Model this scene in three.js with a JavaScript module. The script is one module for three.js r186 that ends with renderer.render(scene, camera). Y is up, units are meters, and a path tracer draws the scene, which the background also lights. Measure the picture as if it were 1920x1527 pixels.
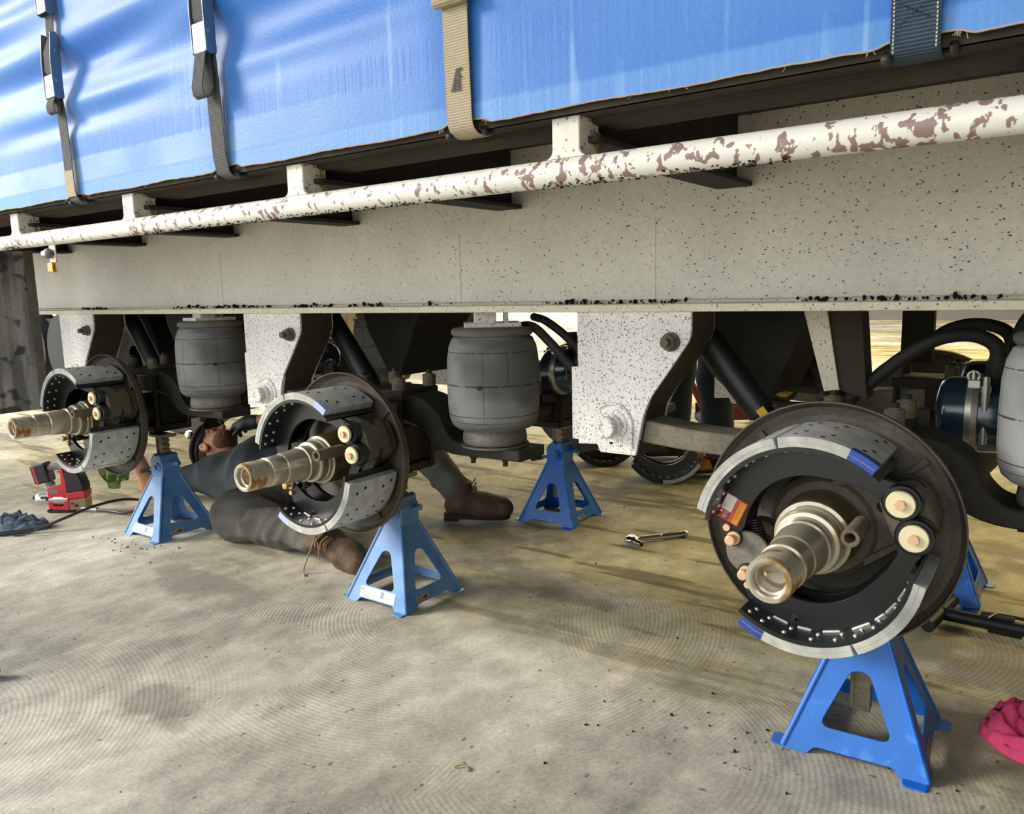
import * as THREE from 'three';
import { RoundedBoxGeometry } from 'three/addons/geometries/RoundedBoxGeometry.js';
import { RectAreaLightUniformsLib } from 'three/addons/lights/RectAreaLightUniformsLib.js';
import { mergeGeometries, mergeVertices } from 'three/addons/utils/BufferGeometryUtils.js';

// ------------------------------------------------------------------ camera, sky, sun, exposure
const scene = new THREE.Scene();
const camera = new THREE.PerspectiveCamera(2 * Math.atan(763.5 / 1451.8) * 180 / Math.PI, 1920 / 1527, 0.02, 200);
camera.rotation.order = 'YXZ';
camera.position.set(0.3659, 0.9719, 2.2542);
camera.rotation.set(-0.1483, 0.6238, -0.0239);
scene.add(camera);
scene.background = new THREE.Color().setRGB(0.92, 0.97, 1.0);      // even overcast sky
scene.backgroundIntensity = 2.4;
const sun = new THREE.DirectionalLight(0xfff7ea, 4.3);              // hazy low sun under the shed's eaves
sun.position.set(-8.4, 4.5, 5.6); sun.target.position.set(-1, 0, 0.4);
sun.shadow.radius = 34; sun.castShadow = true;
Object.assign(sun.shadow.camera, { left: -9, right: 9, top: 9, bottom: -9, near: 0.5, far: 40 });
sun.shadow.mapSize.set(2048, 2048);
scene.add(sun, sun.target);
const renderer = new THREE.WebGLRenderer({ antialias: true });
renderer.toneMapping = THREE.LinearToneMapping;
renderer.toneMappingExposure = 1.06;
renderer.shadowMap.enabled = true;

// ------------------------------------------------------------------ helpers
const V = (x, y, z) => new THREE.Vector3(x, y, z), D = Math.PI / 180;
const lerp = (a, b, t) => a + (b - a) * t, clamp = (v, a = 0, b = 1) => Math.min(b, Math.max(a, v)), sstep = (a, b, v) => { const t = clamp((v - a) / (b - a)); return t * t * (3 - 2 * t); };
function rng(s) { return () => { s = (s + 0x6d2b79f5) | 0; let t = Math.imul(s ^ (s >>> 15), 1 | s); t = (t + Math.imul(t ^ (t >>> 7), 61 | t)) ^ t; return ((t ^ (t >>> 14)) >>> 0) / 4294967296; }; }
const HASH = new Float32Array(65536); { const r = rng(77); for (let i = 0; i < 65536; i++) HASH[i] = r(); }
const wrap = (i, p) => ((i % p) + p) % p;
function vn(x, y, px = 256, py = 256, o = 0) {            // tileable value noise, period px by py cells
  const ix = Math.floor(x), iy = Math.floor(y); let fx = x - ix, fy = y - iy; fx = fx * fx * (3 - 2 * fx); fy = fy * fy * (3 - 2 * fy);
  let x0 = ix % px, y0 = iy % py; if (x0 < 0) x0 += px; if (y0 < 0) y0 += py; let x1 = x0 + 1, y1 = y0 + 1; if (x1 === px) x1 = 0; if (y1 === py) y1 = 0;
  const c = o * 2711; x0 *= 131; x1 *= 131; y0 = y0 * 7919 + c; y1 = y1 * 7919 + c;
  const a = HASH[(x0 + y0) & 65535], b = HASH[(x1 + y0) & 65535], d = HASH[(x0 + y1) & 65535], e = HASH[(x1 + y1) & 65535], t = a + (b - a) * fx; return t + (d + (e - d) * fx - t) * fy;
}
function fbm(u, v, n, px, py, o = 0) { let s = 0, a = 0.5, t = 0; for (let i = 0; i < n; i++) { s += a * vn(u * px, v * py, px, py, o + i); t += a; a *= 0.5; px *= 2; py *= 2; } return s / t; }
function n3(x, y, z) { return (vn(x, y, 256, 256, 3) + vn(y + 17.3, z + 5.1, 256, 256, 5) + vn(z + 41.7, x + 9.2, 256, 256, 8)) / 3; }
function tex(w, h, fn, srgb = true, rx = 1, ry = 1) {
  const d = new Uint8Array(w * h * 4), o = [0, 0, 0];
  for (let j = 0; j < h; j++) for (let i = 0; i < w; i++) { fn((i + 0.5) / w, (j + 0.5) / h, o, i, j); const k = (j * w + i) * 4; d[k] = clamp(o[0], 0, 255); d[k + 1] = clamp(o[1], 0, 255); d[k + 2] = clamp(o[2], 0, 255); d[k + 3] = 255; }
  const t = new THREE.DataTexture(d, w, h); t.wrapS = t.wrapT = THREE.RepeatWrapping; t.magFilter = THREE.LinearFilter; t.minFilter = THREE.LinearMipmapLinearFilter; t.generateMipmaps = true;
  if (srgb) t.colorSpace = THREE.SRGBColorSpace; t.repeat.set(rx, ry); t.needsUpdate = true; return t;
}
function canvasTex(w, h, draw) { const c = document.createElement('canvas'); c.width = w; c.height = h; draw(c.getContext('2d'), w, h); const t = new THREE.CanvasTexture(c); t.colorSpace = THREE.SRGBColorSpace; return t; }
const M = (o) => new THREE.MeshPhysicalMaterial({ side: THREE.DoubleSide, ...o });
const taken = {};
function numbered(n) { const k = taken[n] = (taken[n] ?? -1) + 1; return k ? n + '_' + String(k).padStart(3, '0') : n; }
function uvBox(g) {
  const p = g.attributes.position, n = g.attributes.normal, uv = new Float32Array(p.count * 2);
  for (let i = 0; i < p.count; i += 3) {
    let ax = 0, ay = 0, az = 0; for (let k = 0; k < 3; k++) { ax += Math.abs(n.getX(i + k)); ay += Math.abs(n.getY(i + k)); az += Math.abs(n.getZ(i + k)); }
    for (let k = 0; k < 3; k++) { const x = p.getX(i + k), y = p.getY(i + k), z = p.getZ(i + k), q = (i + k) * 2; if (az >= ax && az >= ay) { uv[q] = x; uv[q + 1] = y; } else if (ay >= ax) { uv[q] = x; uv[q + 1] = z; } else { uv[q] = z; uv[q + 1] = y; } }
  }
  g.setAttribute('uv', new THREE.BufferAttribute(uv, 2)); return g;
}
function wind(h) {                                                     // turn triangles whose winding disagrees with their normals
  const P = h.attributes.position.array, N = h.attributes.normal.array, U = h.attributes.uv.array, sw = (A, i, j, n) => { for (let k = 0; k < n; k++) { const t = A[i * n + k]; A[i * n + k] = A[j * n + k]; A[j * n + k] = t; } };
  for (let i = 0; i < P.length / 3; i += 3) { const a = i * 3, ux = P[a + 3] - P[a], uy = P[a + 4] - P[a + 1], uz = P[a + 5] - P[a + 2], vx = P[a + 6] - P[a], vy = P[a + 7] - P[a + 1], vz = P[a + 8] - P[a + 2]; const d = (uy * vz - uz * vy) * (N[a] + N[a + 3] + N[a + 6]) + (uz * vx - ux * vz) * (N[a + 1] + N[a + 4] + N[a + 7]) + (ux * vy - uy * vx) * (N[a + 2] + N[a + 5] + N[a + 8]); if (d < 0) { sw(P, i + 1, i + 2, 3); sw(N, i + 1, i + 2, 3); sw(U, i + 1, i + 2, 2); } }
  return h;
}
function flat(g) { const h = g.index ? g.toNonIndexed() : g; for (const k of Object.keys(h.attributes)) if (!['position', 'normal', 'uv'].includes(k)) h.deleteAttribute(k); if (!h.attributes.normal) h.computeVertexNormals(); if (!h.attributes.uv) h.setAttribute('uv', new THREE.BufferAttribute(new Float32Array(h.attributes.position.count * 2), 2)); h.morphAttributes = {}; return wind(h); }
function join(geos, keepUV) { const a = (Array.isArray(geos) ? geos.flat(3) : [geos]).map(flat); const g = a.length > 1 ? mergeGeometries(a) : a[0]; if (!keepUV) uvBox(g); return g; }
function mesh(name, geos, m, parent, label, keepUV) {
  const o = new THREE.Mesh(geos.isBufferGeometry && geos.userData.done ? geos : join(geos, keepUV), m); o.name = name; o.castShadow = o.receiveShadow = true; if (label) o.userData.label = label; (parent ?? scene).add(o); return o;
}
function done(geos, keepUV) { const g = join(geos, keepUV); g.userData.done = true; return g; }
function thing(name, label, category, [x, y, z] = [0, 0, 0], group, ry = 0) { const o = new THREE.Group(); o.name = numbered(name); o.position.set(x, y, z); o.rotation.y = ry; o.userData = { label, category }; if (group) o.userData.group = group; scene.add(o); return o; }
function single(name, geos, m, label, category, group, keepUV) { const o = mesh(numbered(name), geos, m, scene, label, keepUV); o.userData.category = category; if (group) o.userData.group = group; return o; }
function struct(name, geos, m, keepUV) { const o = mesh(name, geos, m, scene, null, keepUV); o.userData.kind = 'structure'; return o; }
function copyOf(root, name, label, pos, extra = {}) { const c = root.clone(); c.name = numbered(name); c.userData = { ...root.userData, label, ...extra }; c.position.set(...pos); scene.add(c); return c; }
const T = (g, x = 0, y = 0, z = 0) => g.translate(x, y, z);
const box = (w, h, d, x = 0, y = 0, z = 0, b = 0.0015) => T(b ? new RoundedBoxGeometry(w, h, d, 1, Math.min(b, w / 2.2, h / 2.2, d / 2.2)) : new THREE.BoxGeometry(w, h, d), x, y, z);
function cyl(r0, r1, len, axis, x, y, z, seg = 20) { const g = new THREE.CylinderGeometry(r1, r0, len, seg); if (axis === 'x') g.rotateZ(-Math.PI / 2); if (axis === 'z') g.rotateX(Math.PI / 2); return T(g, x, y, z); }
function rod(a, b, r, seg = 12, r2 = r) { const d = b.clone().sub(a), g = new THREE.CylinderGeometry(r2, r, d.length(), seg); g.applyQuaternion(new THREE.Quaternion().setFromUnitVectors(V(0, 1, 0), d.clone().normalize())); const m = a.clone().add(b).multiplyScalar(0.5); return T(g, m.x, m.y, m.z); }
const tube = (pts, r, n = 40, seg = 10) => new THREE.TubeGeometry(new THREE.CatmullRomCurve3(pts.map((p) => V(...p))), n, r, seg, false);
function caps(pts, r) { return [pts[0], pts[pts.length - 1]].map((p) => T(new THREE.SphereGeometry(r, 10, 8), ...p)); }
function lathe(prof, axis = 'y', seg = 48, sharp = true) {          // prof: [r, h]; sharp keeps creases
  let g = new THREE.LatheGeometry(prof.map(([r, h]) => new THREE.Vector2(r, h)), seg);
  if (sharp) { g = g.toNonIndexed(); const p = g.attributes.position, n = g.attributes.normal; for (let i = 0; i < p.count; i += 3) { const a = V().fromBufferAttribute(p, i), b = V().fromBufferAttribute(p, i + 1), c = V().fromBufferAttribute(p, i + 2), f = b.clone().sub(a).cross(c.clone().sub(a)).normalize(), s = Math.hypot(f.x, f.z); for (let k = 0; k < 3; k++) { const q = V().fromBufferAttribute(p, i + k), rr = Math.hypot(q.x, q.z); const ca = rr > 1e-6 ? q.x / rr : 0, sa = rr > 1e-6 ? q.z / rr : 0; const sg = Math.sign(f.x * ca + f.z * sa) || 1; n.setXYZ(i + k, ca * s * sg, f.y, sa * s * sg); } } }
  if (axis === 'z') g.rotateX(Math.PI / 2); if (axis === 'x') g.rotateZ(-Math.PI / 2); return g;
}
function prism(pts, z0, z1, holes = [], bevel = 0.001, seg = 8) {     // outline in xy, extruded along z
  const s = pts.isShape ? pts : new THREE.Shape(pts.map((p) => new THREE.Vector2(p[0], p[1])));
  for (const h of holes) s.holes.push(h.isPath ? h : new THREE.Path(h.map((p) => new THREE.Vector2(p[0], p[1]))));
  const g = new THREE.ExtrudeGeometry(s, { depth: z1 - z0 - 2 * bevel, bevelEnabled: bevel > 0, bevelThickness: bevel, bevelSize: bevel, bevelOffset: -bevel, bevelSegments: 1, curveSegments: seg }); return T(g, 0, 0, z0 + bevel);
}
function arc(cx, cy, r, a0, a1, n) { const o = []; for (let i = 0; i <= n; i++) { const a = lerp(a0, a1, i / n) * D; o.push([cx + r * Math.cos(a), cy + r * Math.sin(a)]); } return o; }
function rounded(pts, r, n = 5) {                                    // polygon with rounded corners
  const o = [], N = pts.length;
  for (let i = 0; i < N; i++) { const p = pts[i], a = pts[(i + N - 1) % N], b = pts[(i + 1) % N]; const da = [a[0] - p[0], a[1] - p[1]], db = [b[0] - p[0], b[1] - p[1]], la = Math.hypot(...da), lb = Math.hypot(...db), q = Math.min(p[2] ?? r, la / 2.1, lb / 2.1); const A = [p[0] + da[0] / la * q, p[1] + da[1] / la * q], B = [p[0] + db[0] / lb * q, p[1] + db[1] / lb * q]; for (let k = 0; k <= n; k++) { const t = k / n; o.push([(1 - t) ** 2 * A[0] + 2 * t * (1 - t) * p[0] + t * t * B[0], (1 - t) ** 2 * A[1] + 2 * t * (1 - t) * p[1] + t * t * B[1]]); } }
  return o;
}
function arcShell(r0, r1, a0, a1, z0, z1, n = 28, skew = 0) {        // curved slab between two radii; skew opens the outer ends
  const g = [], P = (r, a, z) => [r * Math.cos(a * D), r * Math.sin(a * D), z], ang = (r, i) => { const s = r === r1 ? skew : 0; return lerp(a0 + s, a1 - s, i / n); };
  const pos = [], nor = [];
  const quad = (a, b, c, d, na, nb, nc, nd) => { for (const [p, q] of [[a, na], [b, nb], [c, nc], [a, na], [c, nc], [d, nd]]) { pos.push(...p); nor.push(...q); } };
  for (let i = 0; i < n; i++) {
    const o0 = ang(r1, i), o1 = ang(r1, i + 1), i0 = ang(r0, i), i1 = ang(r0, i + 1), c = 0.0012;
    const N = (a, s) => [s * Math.cos(a * D), s * Math.sin(a * D), 0];
    quad(P(r1, o0, z0), P(r1, o1, z0), P(r1, o1, z1), P(r1, o0, z1), N(o0, 1), N(o1, 1), N(o1, 1), N(o0, 1));
    quad(P(r0, i0, z1), P(r0, i1, z1), P(r0, i1, z0), P(r0, i0, z0), N(i0, -1), N(i1, -1), N(i1, -1), N(i0, -1));
    for (const [z, s] of [[z1, 1], [z0, -1]]) quad(P(r0, i0, z), P(r1, o0, z), P(r1, o1, z), P(r0, i1, z), [0, 0, s], [0, 0, s], [0, 0, s], [0, 0, s]);
  }
  for (const [i, s] of [[0, 1], [n, -1]]) { const ao = ang(r1, i), ai = ang(r0, i), nn = [s * Math.sin(ao * D), -s * Math.cos(ao * D), 0]; quad(P(r0, ai, z0), P(r1, ao, z0), P(r1, ao, z1), P(r0, ai, z1), nn, nn, nn, nn); }
  const b = new THREE.BufferGeometry(); b.setAttribute('position', new THREE.Float32BufferAttribute(pos, 3)); b.setAttribute('normal', new THREE.Float32BufferAttribute(nor, 3)); b.setAttribute('uv', new THREE.Float32BufferAttribute(new Float32Array(pos.length / 3 * 2), 2)); return b;
}
const hex = (r, len, axis, x, y, z) => { const g = new THREE.CylinderGeometry(r, r, len, 6); const f = new THREE.CylinderGeometry(r * 0.86, r * 0.86, len * 1.04, 18); return [g, f].map((k) => { if (axis === 'x') k.rotateZ(-Math.PI / 2); if (axis === 'z') k.rotateX(Math.PI / 2); return T(k, x, y, z); }); };
// signed-distance figures meshed with surface nets
const sub = (a, b) => [a[0] - b[0], a[1] - b[1], a[2] - b[2]];
function cone(x, y, z, a, b, ra, rb) { const bx = b[0] - a[0], by = b[1] - a[1], bz = b[2] - a[2], px = x - a[0], py = y - a[1], pz = z - a[2], t = clamp((px * bx + py * by + pz * bz) / (bx * bx + by * by + bz * bz + 1e-9)); return Math.hypot(px - t * bx, py - t * by, pz - t * bz) - lerp(ra, rb, t); }
const smin = (a, b, k) => { const h = Math.max(k - Math.abs(a - b), 0) / k; return Math.min(a, b) - h * h * k * 0.25; };
function nets(f, lo, hi, c) {
  const n = [0, 1, 2].map((k) => Math.ceil((hi[k] - lo[k]) / c) + 1), [nx, ny, nz] = n, F = new Float32Array(nx * ny * nz), id = new Int32Array(nx * ny * nz).fill(-1), at = (i, j, k) => i + nx * (j + ny * k);
  for (let k = 0; k < nz; k++) for (let j = 0; j < ny; j++) for (let i = 0; i < nx; i++) F[at(i, j, k)] = f(lo[0] + i * c, lo[1] + j * c, lo[2] + k * c);
  const pos = [], idx = [];
  for (let k = 0; k < nz - 1; k++) for (let j = 0; j < ny - 1; j++) for (let i = 0; i < nx - 1; i++) {
    let sx = 0, sy = 0, sz = 0, m = 0;
    for (let e = 0; e < 12; e++) { const ax = e >> 2, u = e & 1, v = (e >> 1) & 1; const a = ax === 0 ? [0, u, v] : ax === 1 ? [u, 0, v] : [u, v, 0], b = a.slice(); b[ax] = 1; const fa = F[at(i + a[0], j + a[1], k + a[2])], fb = F[at(i + b[0], j + b[1], k + b[2])]; if ((fa < 0) !== (fb < 0)) { const t = fa / (fa - fb); sx += a[0] + t * (b[0] - a[0]); sy += a[1] + t * (b[1] - a[1]); sz += a[2] + t * (b[2] - a[2]); m++; } }
    if (m) { id[at(i, j, k)] = pos.length / 3; pos.push(lo[0] + (i + sx / m) * c, lo[1] + (j + sy / m) * c, lo[2] + (k + sz / m) * c); }
  }
  const q = (a, b, cc, d, s) => { if (Math.min(a, b, cc, d) < 0) return; if (s) idx.push(a, b, cc, a, cc, d); else idx.push(a, cc, b, a, d, cc); };
  for (let k = 1; k < nz - 1; k++) for (let j = 1; j < ny - 1; j++) for (let i = 1; i < nx - 1; i++) { const s = F[at(i, j, k)] < 0; if (s !== F[at(i + 1, j, k)] < 0) q(id[at(i, j - 1, k - 1)], id[at(i, j, k - 1)], id[at(i, j, k)], id[at(i, j - 1, k)], s); if (s !== F[at(i, j + 1, k)] < 0) q(id[at(i - 1, j, k - 1)], id[at(i - 1, j, k)], id[at(i, j, k)], id[at(i, j, k - 1)], s); if (s !== F[at(i, j, k + 1)] < 0) q(id[at(i - 1, j - 1, k)], id[at(i, j - 1, k)], id[at(i, j, k)], id[at(i - 1, j, k)], s); }
  const g = new THREE.BufferGeometry(); g.setAttribute('position', new THREE.Float32BufferAttribute(pos, 3)); g.setIndex(idx); g.computeVertexNormals(); return g;
}

// ------------------------------------------------------------------ materials
const spotty = (seed, n, w, h, rmin, rmax, dens) => { const r = rng(seed), a = new Float32Array(w * h); for (let k = 0; k < n; k++) { const u = r(), v = r(); if (dens && r() > dens(u, v)) { r(); r(); continue; } const R = lerp(rmin, rmax, r() ** 3), e = 0.6 + r(), cx = u * w, cy = v * h; for (let y = Math.floor(cy - R * 2); y <= cy + R * 2; y++) for (let x = Math.floor(cx - R * 2); x <= cx + R * 2; x++) { const d = Math.hypot((x - cx) * e, (y - cy) / e) / R; if (d < 1.25) { const q = wrap(y, h) * w + wrap(x, w); a[q] = Math.max(a[q], 1 - sstep(0.75, 1.25, d)); } } } return a; };
const grimeMap = (rx) => tex(512, 512, (u, v, o) => { const a = fbm(u, v, 5, 6, 6, 2), b = fbm(u, v, 3, 60, 60, 5), c = 205 + 80 * (a - 0.5) + 50 * (b - 0.5); o[0] = c; o[1] = c * 0.985; o[2] = c * 0.96; }, true, rx, rx);
const grime3 = grimeMap(3), grime1 = grimeMap(1.4);
const roughMap = tex(512, 512, (u, v, o) => { const a = fbm(u, v, 5, 8, 8, 11); o[0] = o[1] = o[2] = 255 * clamp(0.45 + 1.1 * (a - 0.35)); }, false, 4, 4);
const bumpFine = tex(512, 512, (u, v, o) => { o[0] = o[1] = o[2] = 255 * fbm(u, v, 4, 40, 40, 9); }, false, 3, 3);
const dirtyMetal = (c, rough = 0.75, metal = 0.1, map = grime3) => M({ color: c, map, roughness: rough, metalness: metal, bumpMap: bumpFine, bumpScale: 0.0008 });
const blackPaint = M({ color: 0x0b0f13, roughness: 0.32, roughnessMap: null, clearcoat: 0.35, clearcoatRoughness: 0.3 });
const darkGreasy = dirtyMetal(0x2a2824, 0.62, 0.2);
const castDark = dirtyMetal(0x3a3731, 0.7, 0.25);
const underDark = dirtyMetal(0x393530, 0.85, 0.05);
const underBrown = dirtyMetal(0x4f473b, 0.9, 0.0, grime1);
const armGrey = dirtyMetal(0x9a9482, 0.85, 0.05);
const nutMat = dirtyMetal(0x8e8672, 0.8, 0.2);
const goldZinc = M({ color: 0xd8b878, roughness: 0.35, metalness: 0.75 });
const creamWasher = M({ color: 0xe6dcb4, roughness: 0.42, metalness: 0.25 });
const copperBolt = M({ color: 0xe3ba97, roughness: 0.45, metalness: 0.35 });
const chrome = M({ color: 0xd7d5cf, roughness: 0.16, metalness: 1 });
const rivetMat = M({ color: 0xcfcdc6, roughness: 0.35, metalness: 0.6 });
const holeDark = M({ color: 0x0c0c0d, roughness: 0.9 });
const machined = M({ color: 0xe6dfcf, metalness: 0.4, roughness: 0.34, map: tex(256, 256, (u, v, o) => { const a = fbm(u, v, 4, 5, 5, 21), b = vn(3, v * 120, 8, 120, 4), s = sstep(0.55, 0.75, a), c = 215 + 34 * (b - 0.5); o[0] = lerp(c, 168, s); o[1] = lerp(c * 0.985, 132, s); o[2] = lerp(c * 0.95, 84, s); }, true, 1, 1), roughnessMap: tex(256, 256, (u, v, o) => { o[0] = o[1] = o[2] = 255 * clamp(0.55 + 0.8 * (fbm(u, v, 4, 6, 40, 14) - 0.5)); }, false) });
const greasySteel = M({ color: 0x94815d, metalness: 0.4, roughness: 0.42, map: grime3 });
const liningMat = M({ color: 0xdfe4e6, roughness: 0.4, map: tex(512, 512, (u, v, o) => { const a = fbm(u, v, 4, 9, 9, 31), b = vn(u * 200, v * 200, 200, 200, 6), c = 212 + 60 * (a - 0.5) + 26 * (b - 0.5); o[0] = c; o[1] = c; o[2] = c * 0.985; }, true, 5, 5), bumpMap: bumpFine, bumpScale: 0.0005 });
const liningEdge = M({ color: 0xd9d8d2, roughness: 0.85, map: liningMat.map });
const bluePaintMark = M({ color: 0x2f56b8, roughness: 0.6, map: grime3 });
const shieldMat = dirtyMetal(0x6a645a, 0.62, 0.2);
const rubber = M({ color: 0x191a1b, roughness: 0.75 });
const hoseMat = M({ color: 0x2b2a28, roughness: 0.7, map: grime3 });
const amber = M({ color: 0xf39a12, roughness: 0.3, clearcoat: 0.5 });
// air-spring rubber: mottled grey, with moulded seam lines
const bagTex = (bump, b0 = 92, b1 = 128) => tex(512, 512, (u, v, o) => {
  let line = 0; for (const y of [0.30, 0.37, 0.56, 0.74]) line = Math.max(line, 1 - sstep(0.0015, 0.004, Math.abs(v - y)) - (vn(u * 90, y * 9, 90, 16, 2) < 0.25 ? 0.7 : 0));
  const k = wrap(u * 12, 1), row = v < 0.3 ? 0 : v < 0.56 ? 1 : v < 0.74 ? 2 : 3; line = Math.max(line, (vn(Math.floor(u * 12), row * 3.1, 12, 16, 7) > 0.45 ? 1 : 0) * (1 - sstep(0.004, 0.012, Math.abs(k - 0.5))) * 0.8); line = clamp(line);
  if (bump) { o[0] = o[1] = o[2] = 160 - 120 * line + 60 * (fbm(u, v, 3, 40, 40, 3) - 0.5); return; }
  const a = fbm(u, v, 5, 5, 5, 17), c = lerp(lerp(b0, b1, sstep(0.35, 0.7, a)), 40, line * 0.8); o[0] = c; o[1] = c * 1.0; o[2] = c * 0.99;
}, !bump);
const bagMat = M({ roughness: 0.9, map: bagTex(false), bumpMap: bagTex(true), bumpScale: 0.002 });
const bagPale = M({ roughness: 0.95, map: bagTex(false, 150, 182), bumpMap: bagMat.bumpMap, bumpScale: 0.002 });  // paler tone of the same rubber for the near air spring
const pistonMat = dirtyMetal(0x8a877e, 0.75, 0.05);
// speckled cream paint on chassis beam (4.4 m x 0.45 m) and hangers
function specks(seed, W, H, n, rmin, rmax, dens, base, dark, extra) { const s = spotty(seed, n, W, H, rmin, rmax, dens); return tex(W, H, (u, v, o, i, j) => { const a = fbm(u, v, 4, 16, 3, seed & 7), b = vn(u * 300, v * 60, 300, 60, 2), k = s[j * W + i], c = 1 + 0.10 * (a - 0.5) + 0.05 * (b - 0.5); for (let q = 0; q < 3; q++) o[q] = lerp(base[q] * c, dark[q], k * 0.92); if (extra) extra(u, v, o); }); }
const beamSeg = (seed, n, x0, d0, d1) => { const t = specks(seed, 2048, 512, n, 0.45, 1.9, (u, v) => lerp(d0, d1, u), [226, 220, 205], [48, 40, 36]); t.wrapT = THREE.ClampToEdgeWrapping; t.repeat.set(1 / 2.6, 1 / 0.46); t.offset.set(-x0 / 2.6, -0.92 / 0.46); return M({ map: t, roughness: 0.5, clearcoat: 0.15, clearcoatRoughness: 0.4 }); };
const beamPaint = beamSeg(5, 9500, -1.6, 0.3, 1), beamPaintLeft = beamSeg(6, 3600, -4.2, 0.08, 0.5);
const hangTex = specks(9, 1024, 1024, 17000, 0.6, 2.8, null, [236, 233, 227], [84, 58, 54]); hangTex.repeat.set(1.6, 1.6);
const hangPaint = M({ map: hangTex, roughness: 0.55 });
const flangeTex = specks(15, 1024, 256, 1800, 0.6, 2, null, [228, 219, 196], [92, 80, 62]); flangeTex.repeat.set(1, 4);
const flangePaint = M({ map: flangeTex, roughness: 0.55 });
// rub rail: one even cream paint with chips down to the purple-grey primer
const railTex = tex(2048, 256, (u0, v0, o) => {            // u along 2.3 m, v round the tube
  const u = u0 + 0.0035 * (vn(u0 * 150, v0 * 9, 150, 9, 61) - 0.5), v = v0 + 0.09 * (vn(u0 * 220, v0 * 6, 220, 6, 63) - 0.5);
  const chip = fbm(u, v, 4, 260, 10, 41) + 0.16 * (fbm(u, v, 2, 11, 2, 3) - 0.5) * 2, th = 0.655, k = sstep(th, th + 0.02, chip), c = 1 + 0.05 * (fbm(u, v, 3, 100, 20, 6) - 0.5);
  const col = [241 * c, 238 * c, 229 * c], chipc = [150, 124, 118];
  for (let q = 0; q < 3; q++) o[q] = lerp(col[q], chipc[q], k);
});
railTex.repeat.set(1, 1);
const railPaint = M({ map: railTex, roughness: 0.45, clearcoat: 0.2 });
const postTex = specks(25, 512, 512, 170, 1.5, 8, null, [236, 231, 219], [150, 126, 118]); postTex.repeat.set(5, 5);
const postPaint = M({ map: postTex, roughness: 0.5 });
// blue curtain: weave, scratches, welded bands with vertical puckers, dust film along the lower edge
const TX0 = -2.4, TXW = 3.0, TY0 = 1.22, TYH = 0.75;
const pucker = (x, y) => { const n = vn(x * 210, y * 6, 4096, 64, 3) + 0.5 * vn(x * 420, y * 12, 4096, 64, 7); return n / 1.5; };
const bandAt = (y, a, b) => sstep(a - 0.004, a + 0.004, y) * (1 - sstep(b - 0.004, b + 0.004, y));
const tarpCol = tex(2048, 512, (u, v, o) => {
  const x = TX0 + u * TXW, y = TY0 + v * TYH, left = 1 - sstep(-1.5, -0.35, x), a = fbm(u, v, 5, 12, 4, 51), b = vn(u * 900, v * 230, 900, 230, 2), st = vn(u * 330, v * 4, 330, 8, 5);
  let c = [38, 112, 205]; const w = 0.13 + 0.34 * (a - 0.5); c = c.map((k, q) => lerp(k, [176, 205, 238][q], clamp(w)));
  const band1 = bandAt(y, 1.325, 1.375), film = bandAt(y, 1.268, 1.327) * left, hem = 1 - sstep(1.262, 1.27, y);
  const p = pucker(x, y) - 0.5; const pk = (band1 * lerp(0.25, 1, left) + hem * 0.5 * left) * p;
  c = c.map((k, q) => lerp(k, [196, 204, 208][q], clamp(film * (0.35 + 0.9 * (a - 0.35))))); c = c.map((k, q) => lerp(k, [150, 190, 240][q], hem * 0.35));
  const scr = sstep(0.72, 0.9, st) * sstep(0.45, 0.7, fbm(u, v, 3, 20, 5, 61)) * 0.35 * (1 - 0.8 * left); c = c.map((k, q) => lerp(k, [205, 226, 250][q], scr));
  for (let q = 0; q < 3; q++) o[q] = c[q] * (1 + 0.05 * (b - 0.5) + 0.10 * pk);
});
const tarpBump = tex(2048, 512, (u, v, o) => { const x = TX0 + u * TXW, y = TY0 + v * TYH, left = 1 - sstep(-1.3, -0.1, x), b = bandAt(y, 1.325, 1.375) * lerp(0.3, 1, left) + (1 - sstep(1.262, 1.27, y)) * 0.5 + bandAt(y, 1.268, 1.327) * 0.18; o[0] = o[1] = o[2] = 128 + 110 * b * (pucker(x, y) - 0.5) + 26 * (vn(u * 1000, v * 250, 1000, 250, 3) - 0.5); }, false);
const tarpMat = M({ map: tarpCol, bumpMap: tarpBump, bumpScale: 0.0022, roughness: 0.5, clearcoat: 0.12, clearcoatRoughness: 0.5 });
const webTex = (c0, c1, n = 30) => tex(128, 256, (u, v, o) => { const r = 0.5 + 0.5 * Math.sin(v * n * 2 * Math.PI), e = Math.min(u, 1 - u) < 0.06 ? 0.8 : 1, k = (0.25 + 0.75 * r) * e + 0.25 * (vn(u * 40, v * 80, 40, 80, 3) - 0.5); for (let q = 0; q < 3; q++) o[q] = lerp(c0[q], c1[q], clamp(k)); });
const webbing = (c0, c1) => { const m = webTex(c0, c1); m.repeat.set(20, 8); const b = webTex([40, 40, 40], [220, 220, 220]); b.colorSpace = THREE.NoColorSpace; b.repeat.set(20, 8); return M({ map: m, bumpMap: b, bumpScale: 0.0008, roughness: 0.85 }); };
const strapGrey = webbing([44, 46, 50], [112, 112, 112]), strapBeige = webbing([138, 126, 104], [204, 190, 160]), strapBlue = webbing([22, 34, 48], [74, 92, 108]);
const buckleSteel = M({ color: 0xc9c9c6, metalness: 0.9, roughness: 0.28 }), buckleDark = M({ color: 0x9a9fa0, metalness: 0.7, roughness: 0.4 });
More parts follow.
